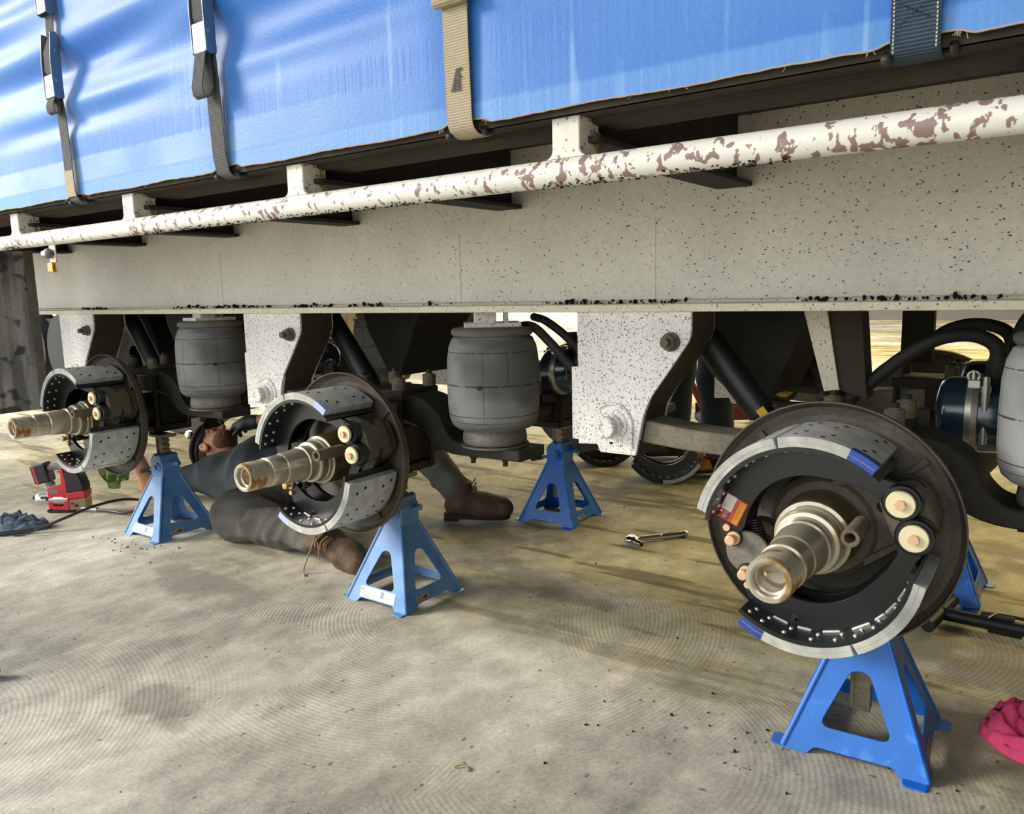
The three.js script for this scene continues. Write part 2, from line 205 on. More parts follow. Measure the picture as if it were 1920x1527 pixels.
// jack stand paint
const standTex = tex(512, 512, (u, v, o) => { const a = fbm(u, v, 5, 7, 7, 71), b = vn(u * 130, v * 130, 130, 130, 4), s = sstep(0.64, 0.74, a) * 0.22 + sstep(0.92, 0.98, b) * 0.5, c = 1 + 0.2 * (a - 0.5); const base = [14, 102, 196]; for (let q = 0; q < 3; q++) o[q] = lerp(base[q] * c, [170, 190, 210][q], s); }, true, 3, 3);
const standBlue = M({ map: standTex, roughness: 0.45, clearcoat: 0.15, clearcoatRoughness: 0.3 });
const standLit = M({ color: 0xffffff, map: tex(512, 512, (u, v, o) => { const a = fbm(u, v, 5, 9, 9, 75), b = vn(u * 180, v * 180, 180, 180, 4), s = 0.3 + 0.35 * (a - 0.4) + sstep(0.86, 0.97, b) * 0.4; const base = [38, 102, 178]; for (let q = 0; q < 3; q++) o[q] = lerp(base[q], [186, 202, 220][q], clamp(s)); }, true, 3, 3), roughness: 0.38, clearcoat: 0.3 });  // same blue paint, whitened to paint in the bright light on it
const wornSteel = dirtyMetal(0xb6aa90, 0.6, 0.35);
// concrete: one colour tile is 4.5 m; x -3.9..0.6, z -2.4..2.1 is the tile in view
const FT = 4.5, FX = -3.9, FZ = -2.4, BT = 3;
const arcsC = [[-3.5, 0.6, 1], [-2.2, 2.4, 1], [-1.3, 0.0, 0], [0.9, 1.6, 1], [-0.2, 2.9, 1], [-0.9, 1.3, 0], [-3.0, 2.9, 0], [0.5, 0.3, 0]];
function sweep(x, z) { let h = 0, wsum = 0; for (let i = 0; i < arcsC.length; i++) { let dx = x - arcsC[i][0], dz = z - arcsC[i][1]; dx -= BT * Math.round(dx / BT); dz -= BT * Math.round(dz / BT); const r = Math.hypot(dx, dz), w = sstep(1.1, 0.6, r) * sstep(0.15, 0.4, r) * sstep(0.3, 0.6, vn(x * 2, z * 2, 6, 6, 9 + i)) * (arcsC[i][2] ? 1 : 0.6); const s = Math.sin(r * 2 * Math.PI / 0.0125 + 9 * vn(x * 3, z * 3, 9, 9, i)); if (w > wsum) { h = s; wsum = w; } } return h * wsum; }
const oilAndDark = [[-1.36, 1.34, 0.10, 0.06, 0.5], [-1.62, -0.12, 0.34, 0.16, 0.55], [-1.05, 0.16, 0.30, 0.12, 0.45], [-0.75, 0.05, 0.4, 0.14, 0.3], [-1.3, -1.02, 0.28, 0.12, 0.75], [-1.7, -1.25, 0.3, 0.1, 0.5], [-0.35, 0.05, 0.5, 0.12, 0.45], [0.15, 0.05, 0.35, 0.25, 0.4], [0.4, -0.9, 0.5, 0.25, 0.5], [-2.0, 0.85, 0.30, 0.12, 0.35], [-2.5, 0.75, 0.25, 0.08, 0.3], [-3.6, -0.2, 1.0, 0.1, 0.35], [0.35, 0.75, 0.3, 0.5, 0.25]];  // oil spots and other dark floor patches
const floorFine = spotty(33, 3600, 2048, 2048, 0.4, 2.6), floorHits = spotty(35, 2600, 2048, 2048, 0.5, 1.6);
const floorTex = tex(2048, 2048, (u, v, o, i, j) => {
  const x = FX + u * FT, z = FZ + v * FT, a = fbm(u, v, 6, 7, 7, 81), b = fbm(u, v, 4, 90, 60, 85), st = fbm(u, v, 4, 10, 64, 88);
  let c = [184, 180, 168]; const k = 1 + 0.62 * (a - 0.5) + 0.34 * (b - 0.5) + 0.14 * (HASH[(i * 7919 + j * 104729) & 65535] - 0.5) + 0.1 * (vn(u * 700, v * 700, 700, 700, 3) - 0.5);
  const shadeTint = sstep(0.9, 0.1, z + 0.35 * (a - 0.5)) * sstep(-2.4, -1.9, z);        // olive shade under the trailer painted into the colour, streaked by noise
  c = c.map((q, n) => lerp(q, [172, 160, 112][n], shadeTint * clamp(0.55 + 1.5 * (st - 0.5)))); 
  let d = 0; for (const [ox, oz, rx, rz, s] of oilAndDark) { const q = Math.hypot((x - ox) / rx, (z - oz) / rz) + 2.6 * (fbm(u, v, 4, 44, 44, 91) - 0.5); if (q < 1.2) d = Math.max(d, s * 0.8 * (1 - sstep(0.3, 1.15, q)) * (0.7 + 1.2 * (b - 0.4))); }
  d = Math.max(d, floorFine[j * 2048 + i] * 0.5); d = Math.max(d, 0.5 * sstep(0.62, 0.75, st) * shadeTint);
  const hi = floorHits[j * 2048 + i] * 0.35;
  for (let q = 0; q < 3; q++) o[q] = lerp(lerp(c[q] * k, [58, 52, 46][q], clamp(d)), 235, hi);
});
const floorBump = tex(2048, 2048, (u, v, o) => { const x = u * BT, z = v * BT; o[0] = o[1] = o[2] = 128 + 30 * sweep(x, z) + 70 * (fbm(u, v, 4, 70, 70, 95) - 0.5); }, false);
for (const [t, k] of [[floorTex, FT], [floorBump, BT]]) { t.repeat.set(1 / k, 1 / k); t.offset.set(-FX / k, -FZ / k); t.anisotropy = 8; }
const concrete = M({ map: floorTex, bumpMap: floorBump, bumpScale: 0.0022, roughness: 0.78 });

// ------------------------------------------------------------------ setting: shed floor, roof, walls out of frame
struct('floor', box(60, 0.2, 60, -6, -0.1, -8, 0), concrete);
const sheet = M({ color: 0x7d7b75, roughness: 0.6 }), wallMat = M({ color: 0x6a6863, roughness: 0.8 });
struct('ceiling', box(16, 0.15, 27.5, 1, 5.1, -6.25, 0), sheet);
struct('wall_right', box(0.2, 5, 27.5, 8.9, 2.5, -6.25, 0), wallMat);
struct('wall_back', box(16, 5, 0.2, 1, 2.5, -20.1, 0), wallMat);
struct('wall_front', box(5.9, 5, 0.2, 5.95, 2.5, 7.4, 0), wallMat);


RectAreaLightUniformsLib.init();
for (const [x, z, where] of [[1, -5.5, 'over the bay next to the trailer'], [1, -10, 'over the bay by the back wall']]) {      // unseen glowing panels added to warm and brighten the back floor
  const o = thing('added_roof_glow', 'added unseen warm glow panel ' + where, 'added glow panel', [x, 5.02, z]); o.position.y = 5.0;
  mesh('panel', box(8.4, 0.03, 1.6, 0, 0, 0, 0), M({ color: 0xe8dcae, emissive: 0xffe6a2, emissiveIntensity: 3 }), o);
  const l = new THREE.RectAreaLight(0xffe6a2, 8, 8.4, 1.6); l.position.set(x, 4.96, z); l.rotation.x = -Math.PI / 2; scene.add(l);
}
// ------------------------------------------------------------------ trailer: beams, outriggers, deck, suspension hangers
const AX = [0, -1.384, -2.768], AY = [0.5, 0.5, 0.515];
const chassis = thing('trailer_chassis', 'cream painted trailer chassis with deep speckled side beam and white suspension hangers', 'trailer', [0, 0, 0]);
{
  const web = mesh('main_beam', box(3.2, 0.43, 0.012, 0, 1.145, 0.494, 0), beamPaint, chassis, 'cream painted beam web spattered with dark specks');
  mesh('main_beam', box(4.8, 0.43, 0.012, -4, 1.145, 0.494, 0), beamPaintLeft, chassis, 'cream painted beam web with few specks');
  for (const x of [-0.46, -1.07, -2.22]) mesh('weld_seam', box(0.004, 0.2, 0.002, x, 1.04, 0.5005, 0), beamPaint, web);
  mesh('bottom_flange', box(8, 0.019, 0.16, -2.4, 0.9255, 0.48, 0.003), flangePaint, chassis);
  mesh('flange_weld', rod(V(-6.4, 0.938, 0.5035), V(1.6, 0.938, 0.5035), 0.006, 8), flangePaint, chassis);
  mesh('top_flange', box(8, 0.015, 0.2, -2.4, 1.3525, 0.48, 0), underBrown, chassis);
  mesh('main_beam', box(8, 0.43, 0.012, -2.4, 1.145, -0.494, 0), beamPaint, chassis);
  mesh('bottom_flange', box(8, 0.019, 0.16, -2.4, 0.9255, -0.48, 0.003), flangePaint, chassis);
  for (const x of [-3.6, -2.2, -0.85, 0.6]) mesh('cross_member', [box(0.012, 0.3, 0.96, x, 1.2, 0), box(0.09, 0.012, 0.96, x, 1.05, 0)], underDark, chassis);
  for (let k = -1; k < 7; k++) {
    const x = -0.264 - 0.62 * k;
    for (const s of [1, -1]) mesh('outrigger', [box(0.008, 0.165, 0.7, x, 1.275, s * 0.852, 0), prism(rounded([[x - 0.042, s * 0.502], [x + 0.042, s * 0.502], [x + 0.042, s * 1.2], [x - 0.042, s * 1.2]], 0.012), -1.2, -1.19, [], 0.001).rotateX(Math.PI / 2)], underDark, chassis);
  }
  for (let k = 0; k < 10; k++) mesh('deck_board', box(8, 0.03, 0.243, -2.4, 1.376, -1.103 + 0.245 * k, 0.002), underBrown, chassis);
  for (const s of [1, -1]) { mesh('side_coaming', [box(8, 0.006, 0.055, -2.4, 1.229, s * 1.212, 0), box(8, 0.16, 0.008, -2.4, 1.306, s * 1.236, 0), box(8, 0.05, 0.008, -2.4, 1.246, s * 1.186, 0), box(8, 0.006, 0.075, -2.4, 1.222, s * 1.148, 0), box(8, 0.13, 0.01, -2.4, 1.29, s * 1.112, 0)], underBrown, chassis); }
  // hangers
  const prof = rounded([[-0.652, 0.916], [-0.345, 0.916], [-0.345, 0.855, 0.02], [-0.405, 0.768, 0.05], [-0.462, 0.69, 0.05], [-0.488, 0.56, 0.004], [-0.588, 0.56, 0.004], [-0.597, 0.58, 0.004], [-0.652, 0.576]], 0.003);
  const edge = [[-0.345, 0.914], [-0.345, 0.86], [-0.365, 0.822], [-0.405, 0.768], [-0.44, 0.722], [-0.465, 0.68], [-0.478, 0.62], [-0.487, 0.562]];
  const wall = []; for (let i = 0; i < edge.length - 1; i++) { const [a, b] = edge[i], [c, d] = edge[i + 1], L = Math.hypot(c - a, d - b), g = box(L + 0.008, 0.01, 0.13, 0, 0, 0, 0); g.rotateZ(Math.atan2(d - b, c - a)); wall.push(T(g, (a + c) / 2 - 0.004, (b + d) / 2, 0.475)); }
  const plate = done([prism(prof, 0.533, 0.547), prism(prof, 0.403, 0.413), box(0.01, 0.335, 0.13, -0.645, 0.745, 0.475, 0), box(0.03, 0.19, 0.012, -0.662, 0.68, 0.53)]);
  const back = done(wall);
  const washer = done([lathe([[0.042, 0.547], [0.042, 0.552], [0, 0.552]], 'z', 28).translate(-0.553, 0.632, 0), new THREE.TorusGeometry(0.055, 0.005, 8, 20, Math.PI * 0.9).rotateZ(-0.5).translate(-0.553, 0.632, 0.548), box(0.012, 0.05, 0.008, -0.5, 0.602, 0.549).rotateZ(0)]);
  const head = done([lathe([[0.031, 0.552], [0.031, 0.563], [0.027, 0.566], [0.027, 0.588], [0.024, 0.591], [0.014, 0.591], [0.013, 0.589], [0, 0.589]], 'z', 28).translate(-0.553, 0.632, 0)]);
  const up = done([cyl(0.023, 0.023, 0.008, 'z', -0.395, 0.845, 0.551), ...hex(0.019, 0.018, 'z', -0.395, 0.845, 0.563), cyl(0.010, 0.010, 0.02, 'z', -0.395, 0.845, 0.58)]);
  const hole = done(cyl(0.005, 0.005, 0.001, 'z', -0.556, 0.588, 0.5475));
  for (const s of [1, -1]) for (let i = 0; i < 3; i++) {
    const h = new THREE.Group(); h.name = 'suspension_hanger'; h.position.x = AX[i]; h.scale.z = s; chassis.add(h);
    mesh('side_plates', plate, hangPaint, h, 'white plate spattered with rust specks'); mesh('rear_plate', back, underBrown, h); mesh('pivot_washer', washer, hangPaint, h); mesh('pivot_bolt', head, hangPaint, h); mesh('shock_bolt', up, nutMat, h); mesh('drain_hole', hole, holeDark, h);
  }
  // height-valve bracket hanging behind the third hanger
  mesh('bracket_post', prism([[-0.16, 0.916], [-0.105, 0.916], [-0.07, 0.72], [-0.105, 0.715]], 0.30, 0.308), flangePaint, chassis, 'cream painted bracket post');
  mesh('bracket_post', prism([[-0.112, 0.916], [-0.03, 0.916], [-0.01, 0.7], [-0.077, 0.72]], 0.22, 0.298), underBrown, chassis);
  mesh('bracket_post', box(0.09, 0.2, 0.05, -0.02, 0.82, -0.5), underDark, chassis);
  for (const x of AX) mesh('dark_filler_box', prism(rounded([[x - 0.47, 0.92], [x - 0.16, 0.92], [x - 0.2, 0.86], [x - 0.29, 0.665], [x - 0.34, 0.665], [x - 0.45, 0.84]], 0.01, 2), -0.16, 0.14), underDark, chassis, 'dark tapering box added behind the hanger');  // dark shape repeated per axle to deepen the dark behind the hangers
  // caked dirt on the lower flange
  const r = rng(4), blob = new THREE.IcosahedronGeometry(0.004, 0), n = 420, im = new THREE.InstancedMesh(blob, M({ color: 0x17140f, roughness: 1 }), n), m4 = new THREE.Matrix4(), q = new THREE.Quaternion();
  for (let i = 0; i < n; i++) { let x; do x = -3.3 + 4.2 * r(); while (vn(x * 7 + 40, 3, 256, 256, 2) < 0.42); const s = 0.4 + 1.3 * r() * r(); q.setFromEuler(new THREE.Euler(r() * 6, r() * 6, r() * 6)); m4.compose(V(x, 0.937 + 0.006 * r() * s, 0.506 + 0.03 * r() * r()), q, V(s * 1.6, s, s)); im.setMatrixAt(i, m4); }
  im.name = 'dirt_crumbs'; im.userData.kind = 'stuff'; im.castShadow = im.receiveShadow = true; chassis.add(im);
}
{
  const w = thing('spare_wheel', 'dark spare wheel hung between the chassis beams behind the first hanger', 'wheel', [-3.7, 0.67, 0.02]);
  mesh('tyre', lathe([[0.17, -0.09], [0.26, -0.105], [0.29, -0.095], [0.305, -0.075], [0.305, 0.075], [0.29, 0.095], [0.26, 0.105], [0.17, 0.09]], 'z', 56), rubber, w); mesh('rim', lathe([[0.175, 0.085], [0.165, 0.06], [0.1, 0.03], [0.07, 0.03]], 'z', 40), castDark, w);
  mesh('carrier', [box(0.06, 0.06, 0.06, 0, 0.09, 0.0), box(0.05, 0.32, 0.03, 0, 0.22, -0.13)], castDark, w);
}
// load body above the deck (roof and far curtain stand out of frame and shade the floor)
{
  const b = thing('trailer_load_body', 'curtain sided load body standing on the trailer deck', 'trailer body', [0, 1.391, 0]);
  mesh('roof_panel', box(8, 0.04, 2.5, -2.4, 2.52, 0, 0), M({ color: 0xc9ccd0, roughness: 0.6 }), b);
  mesh('far_curtain', box(8, 2.5, 0.01, -2.4, 1.25, -1.245, 0), M({ color: 0x2f6cba, roughness: 0.5 }), b);
}
// ------------------------------------------------------------------ rub rail
{
  const rail = thing('rub_rail', 'chipped white tubular rub rail running under the blue curtain', 'rail', [0, 0, 0]);
  const g = new THREE.CylinderGeometry(0.0205, 0.0205, 5.6, 24, 80, true); g.rotateZ(-Math.PI / 2); T(g, -1.7, 1.148, 1.22);
  { const p = g.attributes.position, uv = g.attributes.uv; for (let i = 0; i < p.count; i++) uv.setXY(i, (p.getX(i) + 3.9) / 2.3, uv.getX(i)); 
    for (let i = 0; i < p.count; i++) { let a = Math.atan2(p.getZ(i) - 1.22, -(p.getY(i) - 1.148)) / (2 * Math.PI); const k = uv.getY(i); a = wrap(a, 1); uv.setY(i, a); } 
    const h = g.toNonIndexed(), w = h.attributes.uv; for (let i = 0; i < w.count; i += 3) { const v = [0, 1, 2].map((k) => w.getY(i + k)); if (Math.max(...v) - Math.min(...v) > 0.5) for (let k = 0; k < 3; k++) if (w.getY(i + k) < 0.5) w.setY(i + k, w.getY(i + k) + 1); }
    mesh('tube', h, railPaint, rail, 'white paint chipped to purple grey primer', true); }
  const r = rng(12), moss = M({ color: 0x8f7a35, roughness: 1 });
  for (let k = -1; k < 6; k++) {
    const x = -0.264 - 0.62 * k;
    const p = mesh('post', [prism([...arc(x - 0.036, 1.181, 0.012, -90, 0, 5), [x - 0.024, 1.235], [x + 0.024, 1.235], ...arc(x + 0.036, 1.181, 0.012, 180, 270, 5)], 1.212, 1.226, [], 0.0015), box(0.008, 0.07, 0.045, x + 0.02, 1.2, 1.19)], postPaint, rail);
    const tuft = []; for (let i = 0; i < 26; i++) { const y = 1.169 + 0.06 * r() * r(); tuft.push(T(new THREE.IcosahedronGeometry(0.0016 + 0.0018 * r(), 0), x + 0.026 + 0.003 * r(), y, 1.172 + 0.012 * r())); }
    mesh('moss', tuft, moss, p).userData.kind = 'stuff';
  }
  const fl = []; for (let i = 0; i < 900; i++) { const x = -2.2 + 2.7 * r(); if (vn(x * 5 + 9, 2, 256, 256, 4) < 0.45) continue; const g2 = new THREE.TetrahedronGeometry(0.002 + 0.003 * r() * r(), 0); g2.scale(1.3, 1, 0.4); g2.rotateY(r() * 6); fl.push(((a) => T(g2, x, 1.148 - 0.0208 * Math.cos(a), 1.22 + 0.0208 * Math.sin(a)))(0.95 * r() - 0.25)); }
  mesh('grime_flakes', fl, M({ color: 0x2c251d, roughness: 1 }), rail).userData.kind = 'stuff';
}
// ------------------------------------------------------------------ blue curtain
const STRAPX = [-1.705, -1.075, -0.44, 0.207];
function tarpZ(x, y) {
  const left = 1 - sstep(-0.95, -0.25, x), up = sstep(1.37, 1.44, y);
  let z = 1.25 + left * up * (0.044 * (vn(x * 0.7 + 20, (y - 0.03 * Math.sin(x * 1.9)) * 11 + 3, 64, 64, 2) - 0.5) + 0.016 * (vn(x * 1.3 + 7, (y + 0.02 * Math.sin(x * 2.6)) * 21 + 5, 64, 64, 5) - 0.5) + 0.006 * Math.sin((y - 0.02 * Math.sin(x * 2.1)) * 2 * Math.PI / 0.13 + 1));
  z += 0.006 * left * (vn(x * 3 + 30, y * 7, 64, 64, 9) - 0.5) + 0.004 * Math.sin(x * 5.07 + 1.5) * up;
  for (const s of STRAPX) z -= 0.006 * Math.exp(-(((x - s) / 0.045) ** 2)) - 0.003 * Math.exp(-(((x - s) / 0.12) ** 2));
  return z;
}
const hemY = (x) => { let y = 1.2345 + 0.0012 * Math.sin(x * 23) + 0.0015 * (vn(x * 90 + 300, 1, 1024, 8, 3) - 0.5); for (const s of STRAPX) y += 0.007 * sstep(0.05, 0.034, Math.abs(x - s - 0.006)); return y; };
{
  const cur = thing('trailer_curtain', 'blue vinyl trailer side curtain with folds and a dusty lower edge', 'tarpaulin', [0, 0, 0]);
  const ys = []; for (let y = 0; y <= 0.62; y += 0.009) ys.push(y); ys.push(0.9, 1.4, 2.0, 2.66);
  const xs = []; for (let x = -6.4; x < -2.4; x += 0.4) xs.push(x); for (let x = -2.4; x <= 0.62; x += 0.009) xs.push(x); xs.push(1.0, 1.6);
  const pos = [], uv = [], idx = []; xs.forEach((x, i) => ys.forEach((dy, j) => { const b = hemY(x), y = lerp(b, 1.2345 + dy, Math.min(1, dy / 0.03)); pos.push(x, dy === 0 ? b : y, tarpZ(x, y)); uv.push((x - TX0) / TXW, (y - TY0) / TYH); if (i && j) { const n = ys.length, a = i * n + j; idx.push(a, a - 1, a - n, a - n, a - 1, a - n - 1); } }));
  const g = new THREE.BufferGeometry(); g.setAttribute('position', new THREE.Float32BufferAttribute(pos, 3)); g.setAttribute('uv', new THREE.Float32BufferAttribute(uv, 2)); g.setIndex(idx); g.computeVertexNormals();
  const back = g.clone(); back.translate(0, 0, -0.0016);
  mesh('sheet', [g, back], tarpMat, cur, null, true);
  const hp = []; for (let x = -2.4; x <= 0.6; x += 0.012) hp.push([x, hemY(x) - 0.0002, tarpZ(x, hemY(x)) - 0.0006]);
  mesh('hem_thread', tube(hp, 0.0014, 500, 6), M({ color: 0xb3a78c, roughness: 1 }), cur, 'frayed beige edge of the curtain');
  const r = rng(8), fr = []; for (let i = 0; i < 46; i++) { const near = r() < 0.6, x = near ? STRAPX[Math.floor(r() * 4)] + 0.045 * (r() < 0.5 ? -1 : 1) + 0.012 * (r() - 0.5) : -2 + 2.5 * r(), y = hemY(x); fr.push(tube([[x, y, 1.2495], [x + 0.003 * (r() - 0.5), y - 0.003, 1.25], [x + 0.01 * (r() - 0.5), y - 0.004 - 0.004 * r(), 1.252]], 0.0004, 4, 4)); }
  mesh('frayed_threads', fr, M({ color: 0xb7a988, roughness: 1 }), cur).userData.kind = 'stuff';
}
// ------------------------------------------------------------------ curtain straps
function ribbon(path, w, t = 0.0016) {                                // path in (y, z), width along x
  const pos = [], nor = [], uv = []; let L = 0; const N = path.length, P = path.map(([y, z, dx = 0]) => [y, z, dx]);
  const nm = P.map((p, i) => { const a = P[Math.max(0, i - 1)], b = P[Math.min(N - 1, i + 1)], dy = b[0] - a[0], dz = b[1] - a[1], l = Math.hypot(dy, dz) || 1; return [-dz / l, dy / l]; });
  const len = [0]; for (let i = 1; i < N; i++) len.push(len[i - 1] + Math.hypot(P[i][0] - P[i - 1][0], P[i][1] - P[i - 1][1]));
  const q = (i, s, e) => ({ p: [P[i][2] + s * w / 2, P[i][0] + e * nm[i][0] * t / 2, P[i][1] + e * nm[i][1] * t / 2], n: [0, e * nm[i][0], e * nm[i][1]], u: [(s + 1) / 2 * 0.05, len[i]] });
  for (let i = 0; i < N - 1; i++) for (const e of [1, -1]) { const a = q(i, -1, e), b = q(i, 1, e), c = q(i + 1, 1, e), d = q(i + 1, -1, e); for (const k of [a, b, c, a, c, d]) { pos.push(...k.p); nor.push(...k.n); uv.push(...k.u); } }
  for (let i = 0; i < N - 1; i++) for (const s of [1, -1]) { const a = q(i, s, 1), b = q(i, s, -1), c = q(i + 1, s, -1), d = q(i + 1, s, 1); for (const k of [a, b, c, a, c, d]) { pos.push(...k.p); nor.push(s, 0, 0); uv.push(...k.u); } }
  const g = new THREE.BufferGeometry(); g.setAttribute('position', new THREE.Float32BufferAttribute(pos, 3)); g.setAttribute('normal', new THREE.Float32BufferAttribute(nor, 3)); g.setAttribute('uv', new THREE.Float32BufferAttribute(uv, 2)); return g;
}
const hookTail = [[1.228, 1.252], [1.222, 1.243], [1.220, 1.228], [1.222, 1.21]];
function hook(parent, w) { mesh('hook', [tube([[-w / 2 - 0.004, 1.226, 1.225], [-w / 2 - 0.005, 1.221, 1.243], [-w / 2 - 0.004, 1.228, 1.25]], 0.0045, 10, 8), T(new THREE.SphereGeometry(0.007, 12, 10), -w / 2 - 0.005, 1.222, 1.247), tube([[w / 2 + 0.012, 1.226, 1.222], [w / 2 + 0.012, 1.221, 1.238], [w / 2 + 0.012, 1.228, 1.246]], 0.005, 10, 8), rod(V(-w / 2 - 0.004, 1.224, 1.224), V(w / 2 + 0.012, 1.224, 1.222), 0.0045, 8)], M({ color: 0x2b2a28, roughness: 0.5 }), parent, 'dark rounded strap hook'); }
function buckle(parent, y0, len, o = 0.012) {                        // over-centre buckle: channel body with side cheeks, lever plate and rolled webbing
  const z = 1.262, w = 0.046, cheek = (x) => prism(rounded([[0, 0.006], [0.012, 0], [0.024, 0.004], [0.026, len * 0.55], [0.02, len], [0.004, len]], 0.004), -0.001, 0.001, [], 0.0004).rotateY(-Math.PI / 2).translate(x, y0, z);
  const b = mesh('buckle_body', [box(w, len * 0.96, 0.002, 0, y0 + len / 2, z + 0.001, 0.0005), cheek(-w / 2), cheek(w / 2)], buckleDark, parent, 'steel over-centre buckle body');
  mesh('lever_plate', [prism(rounded([[-w / 2 + 0.003, 0], [w / 2 - 0.003, 0], [w / 2 - 0.003, len * 0.34], [-w / 2 + 0.003, len * 0.34]], 0.003), 0.02, 0.0235).translate(0, y0 + 0.004, z), box(w - 0.008, 0.001, 0.001, 0, y0 + len * 0.14, z + 0.0238, 0)], buckleSteel, b, 'bright lever plate');
  mesh('rivets', [[0.26, 0.018], [0.72, 0.014]].map(([k, d]) => [cyl(0.004, 0.004, 0.003, 'x', w / 2 + 0.002, y0 + len * k, z + d, 12), cyl(0.004, 0.004, 0.003, 'x', -w / 2 - 0.002, y0 + len * k, z + d, 12)]).flat(), buckleSteel, b);
  mesh('clamped_webbing', ribbon([[y0 + len * 0.36, z + 0.016], [y0 + len * 0.44, z + 0.021], [y0 + len * 0.72, z + 0.02], [y0 + len * 0.9, z + 0.012], [y0 + len * 1.02, z + 0.004]], 0.036), strapGrey, b, null, true);
  return b;
}
{
  const g = 'grey buckled straps holding the blue curtain';
  const s1 = thing('curtain_strap', 'grey webbing strap with two stacked buckles beside the marker lamp end of the curtain', 'strap', [STRAPX[0], 0, 0]);
  buckle(s1, 1.465, 0.155); buckle(s1, 1.66, 0.15);
  mesh('webbing', ribbon([[1.62, 1.27], [1.665, 1.268]], 0.038), strapGrey, s1, null, true);
  mesh('webbing', ribbon([[1.47, 1.266], [1.42, 1.262], [1.36, 1.26], [1.29, 1.259], [1.25, 1.258], ...hookTail], 0.042), strapGrey, s1, null, true);
  mesh('stitched_patch', ribbon([[1.298, 1.2605], [1.25, 1.2595], [1.235, 1.257]], 0.044, 0.002), strapBeige, s1, 'frayed pale stitched patch', true);
  mesh('loop', ribbon([[1.468, 1.282], [1.45, 1.289], [1.436, 1.287], [1.431, 1.279], [1.436, 1.272], [1.452, 1.27], [1.468, 1.276]], 0.036), strapGrey, s1, null, true);
  hook(s1, 0.044);
  const s2 = thing('curtain_strap', 'grey webbing strap with bright lever buckle and long hanging loop', 'strap', [STRAPX[1], 0, 0]);
  buckle(s2, 1.452, 0.165);
  mesh('webbing', ribbon([[1.62, 1.266], [1.75, 1.262], [2.2, 1.262]], 0.042), strapGrey, s2, null, true);
  mesh('webbing', ribbon([[1.456, 1.265], [1.4, 1.262], [1.33, 1.26], [1.26, 1.258], ...hookTail], 0.044), strapGrey, s2, null, true);
  mesh('loop', ribbon([[1.456, 1.284], [1.42, 1.291], [1.39, 1.297], [1.374, 1.295], [1.369, 1.286], [1.374, 1.278], [1.39, 1.272], [1.42, 1.272], [1.455, 1.276]], 0.036), strapGrey, s2, null, true);
  hook(s2, 0.044);
  const s3 = thing('curtain_strap', 'flat beige webbing strap printed with a grey emblem', 'strap', [STRAPX[2], 0, 0]);
  mesh('webbing', ribbon([[1.9, 1.262], [1.46, 1.262], [1.35, 1.261], [1.25, 1.258], [1.236, 1.2565], ...hookTail], 0.05), strapBeige, s3, null, true);
  mesh('rolled_end', [lathe([[0.004, -0.031], [0.0085, -0.031], [0.0092, -0.029], [0.0092, 0.029], [0.0085, 0.031], [0.004, 0.031]], 'x', 20).translate(0, 1.418, 1.272), cyl(0.0055, 0.0055, 0.06, 'x', 0, 1.418, 1.272, 16)], strapBeige, s3, 'rolled up strap end');
  // emblem: slanted striped bar and letter F-like bar
  const em = [], row = (x0, x1, y) => em.push(box(x1 - x0, 0.0017, 0.0004, (x0 + x1) / 2, y, 1.2622, 0));
  for (let i = 0; i < 15; i++) { const t = i / 14, y = 1.286 + t * 0.032; row(lerp(-0.012, -0.001, t), lerp(-0.0035, 0.0015, t), y); if (i > 12) row(0.0025, 0.0115, y); else if (i > 7 && i < 10) row(0.0025, 0.0095, y); else row(lerp(-0.0012, 0.0025, t), lerp(0.0075, 0.0065, t), y); }
  mesh('printed_emblem', em, M({ color: 0x55585c, roughness: 0.9 }), s3, 'grey striped emblem print'); hook(s3, 0.05);
  const s4 = thing('curtain_strap', 'wide dark blue grey strap with pale edge stitching', 'strap', [STRAPX[3], 0, 0]);
  mesh('webbing', ribbon([[1.9, 1.262], [1.4, 1.261], [1.26, 1.258], [1.24, 1.2565], ...hookTail], 0.05), strapBlue, s4, null, true);
  const st = [], xs = []; for (let y = 1.226; y < 1.5; y += 0.0042) for (const x of [-0.0215, 0.0215]) st.push(box(0.0016, 0.0026, 0.0008, x, y, y > 1.26 ? 1.2622 : 1.2595, 0));
  mesh('edge_stitching', st, M({ color: 0xc8c2b0, roughness: 0.9 }), s4).userData.kind = 'stuff';
  for (const [a, b] of [[[-0.016, 1.275], [0.016, 1.255]], [[-0.016, 1.252], [0.016, 1.276]], [[-0.016, 1.28], [0.016, 1.28]]]) for (let i = 0; i < 8; i++) { const t = (i + 0.3) / 8; xs.push(box(0.003, 0.0012, 0.0006, lerp(a[0], b[0], t), lerp(a[1], b[1], t), 1.2618, 0)); }
  mesh('cross_stitching', xs, M({ color: 0x1b2733, roughness: 0.9 }), s4).userData.kind = 'stuff'; hook(s4, 0.05);
}
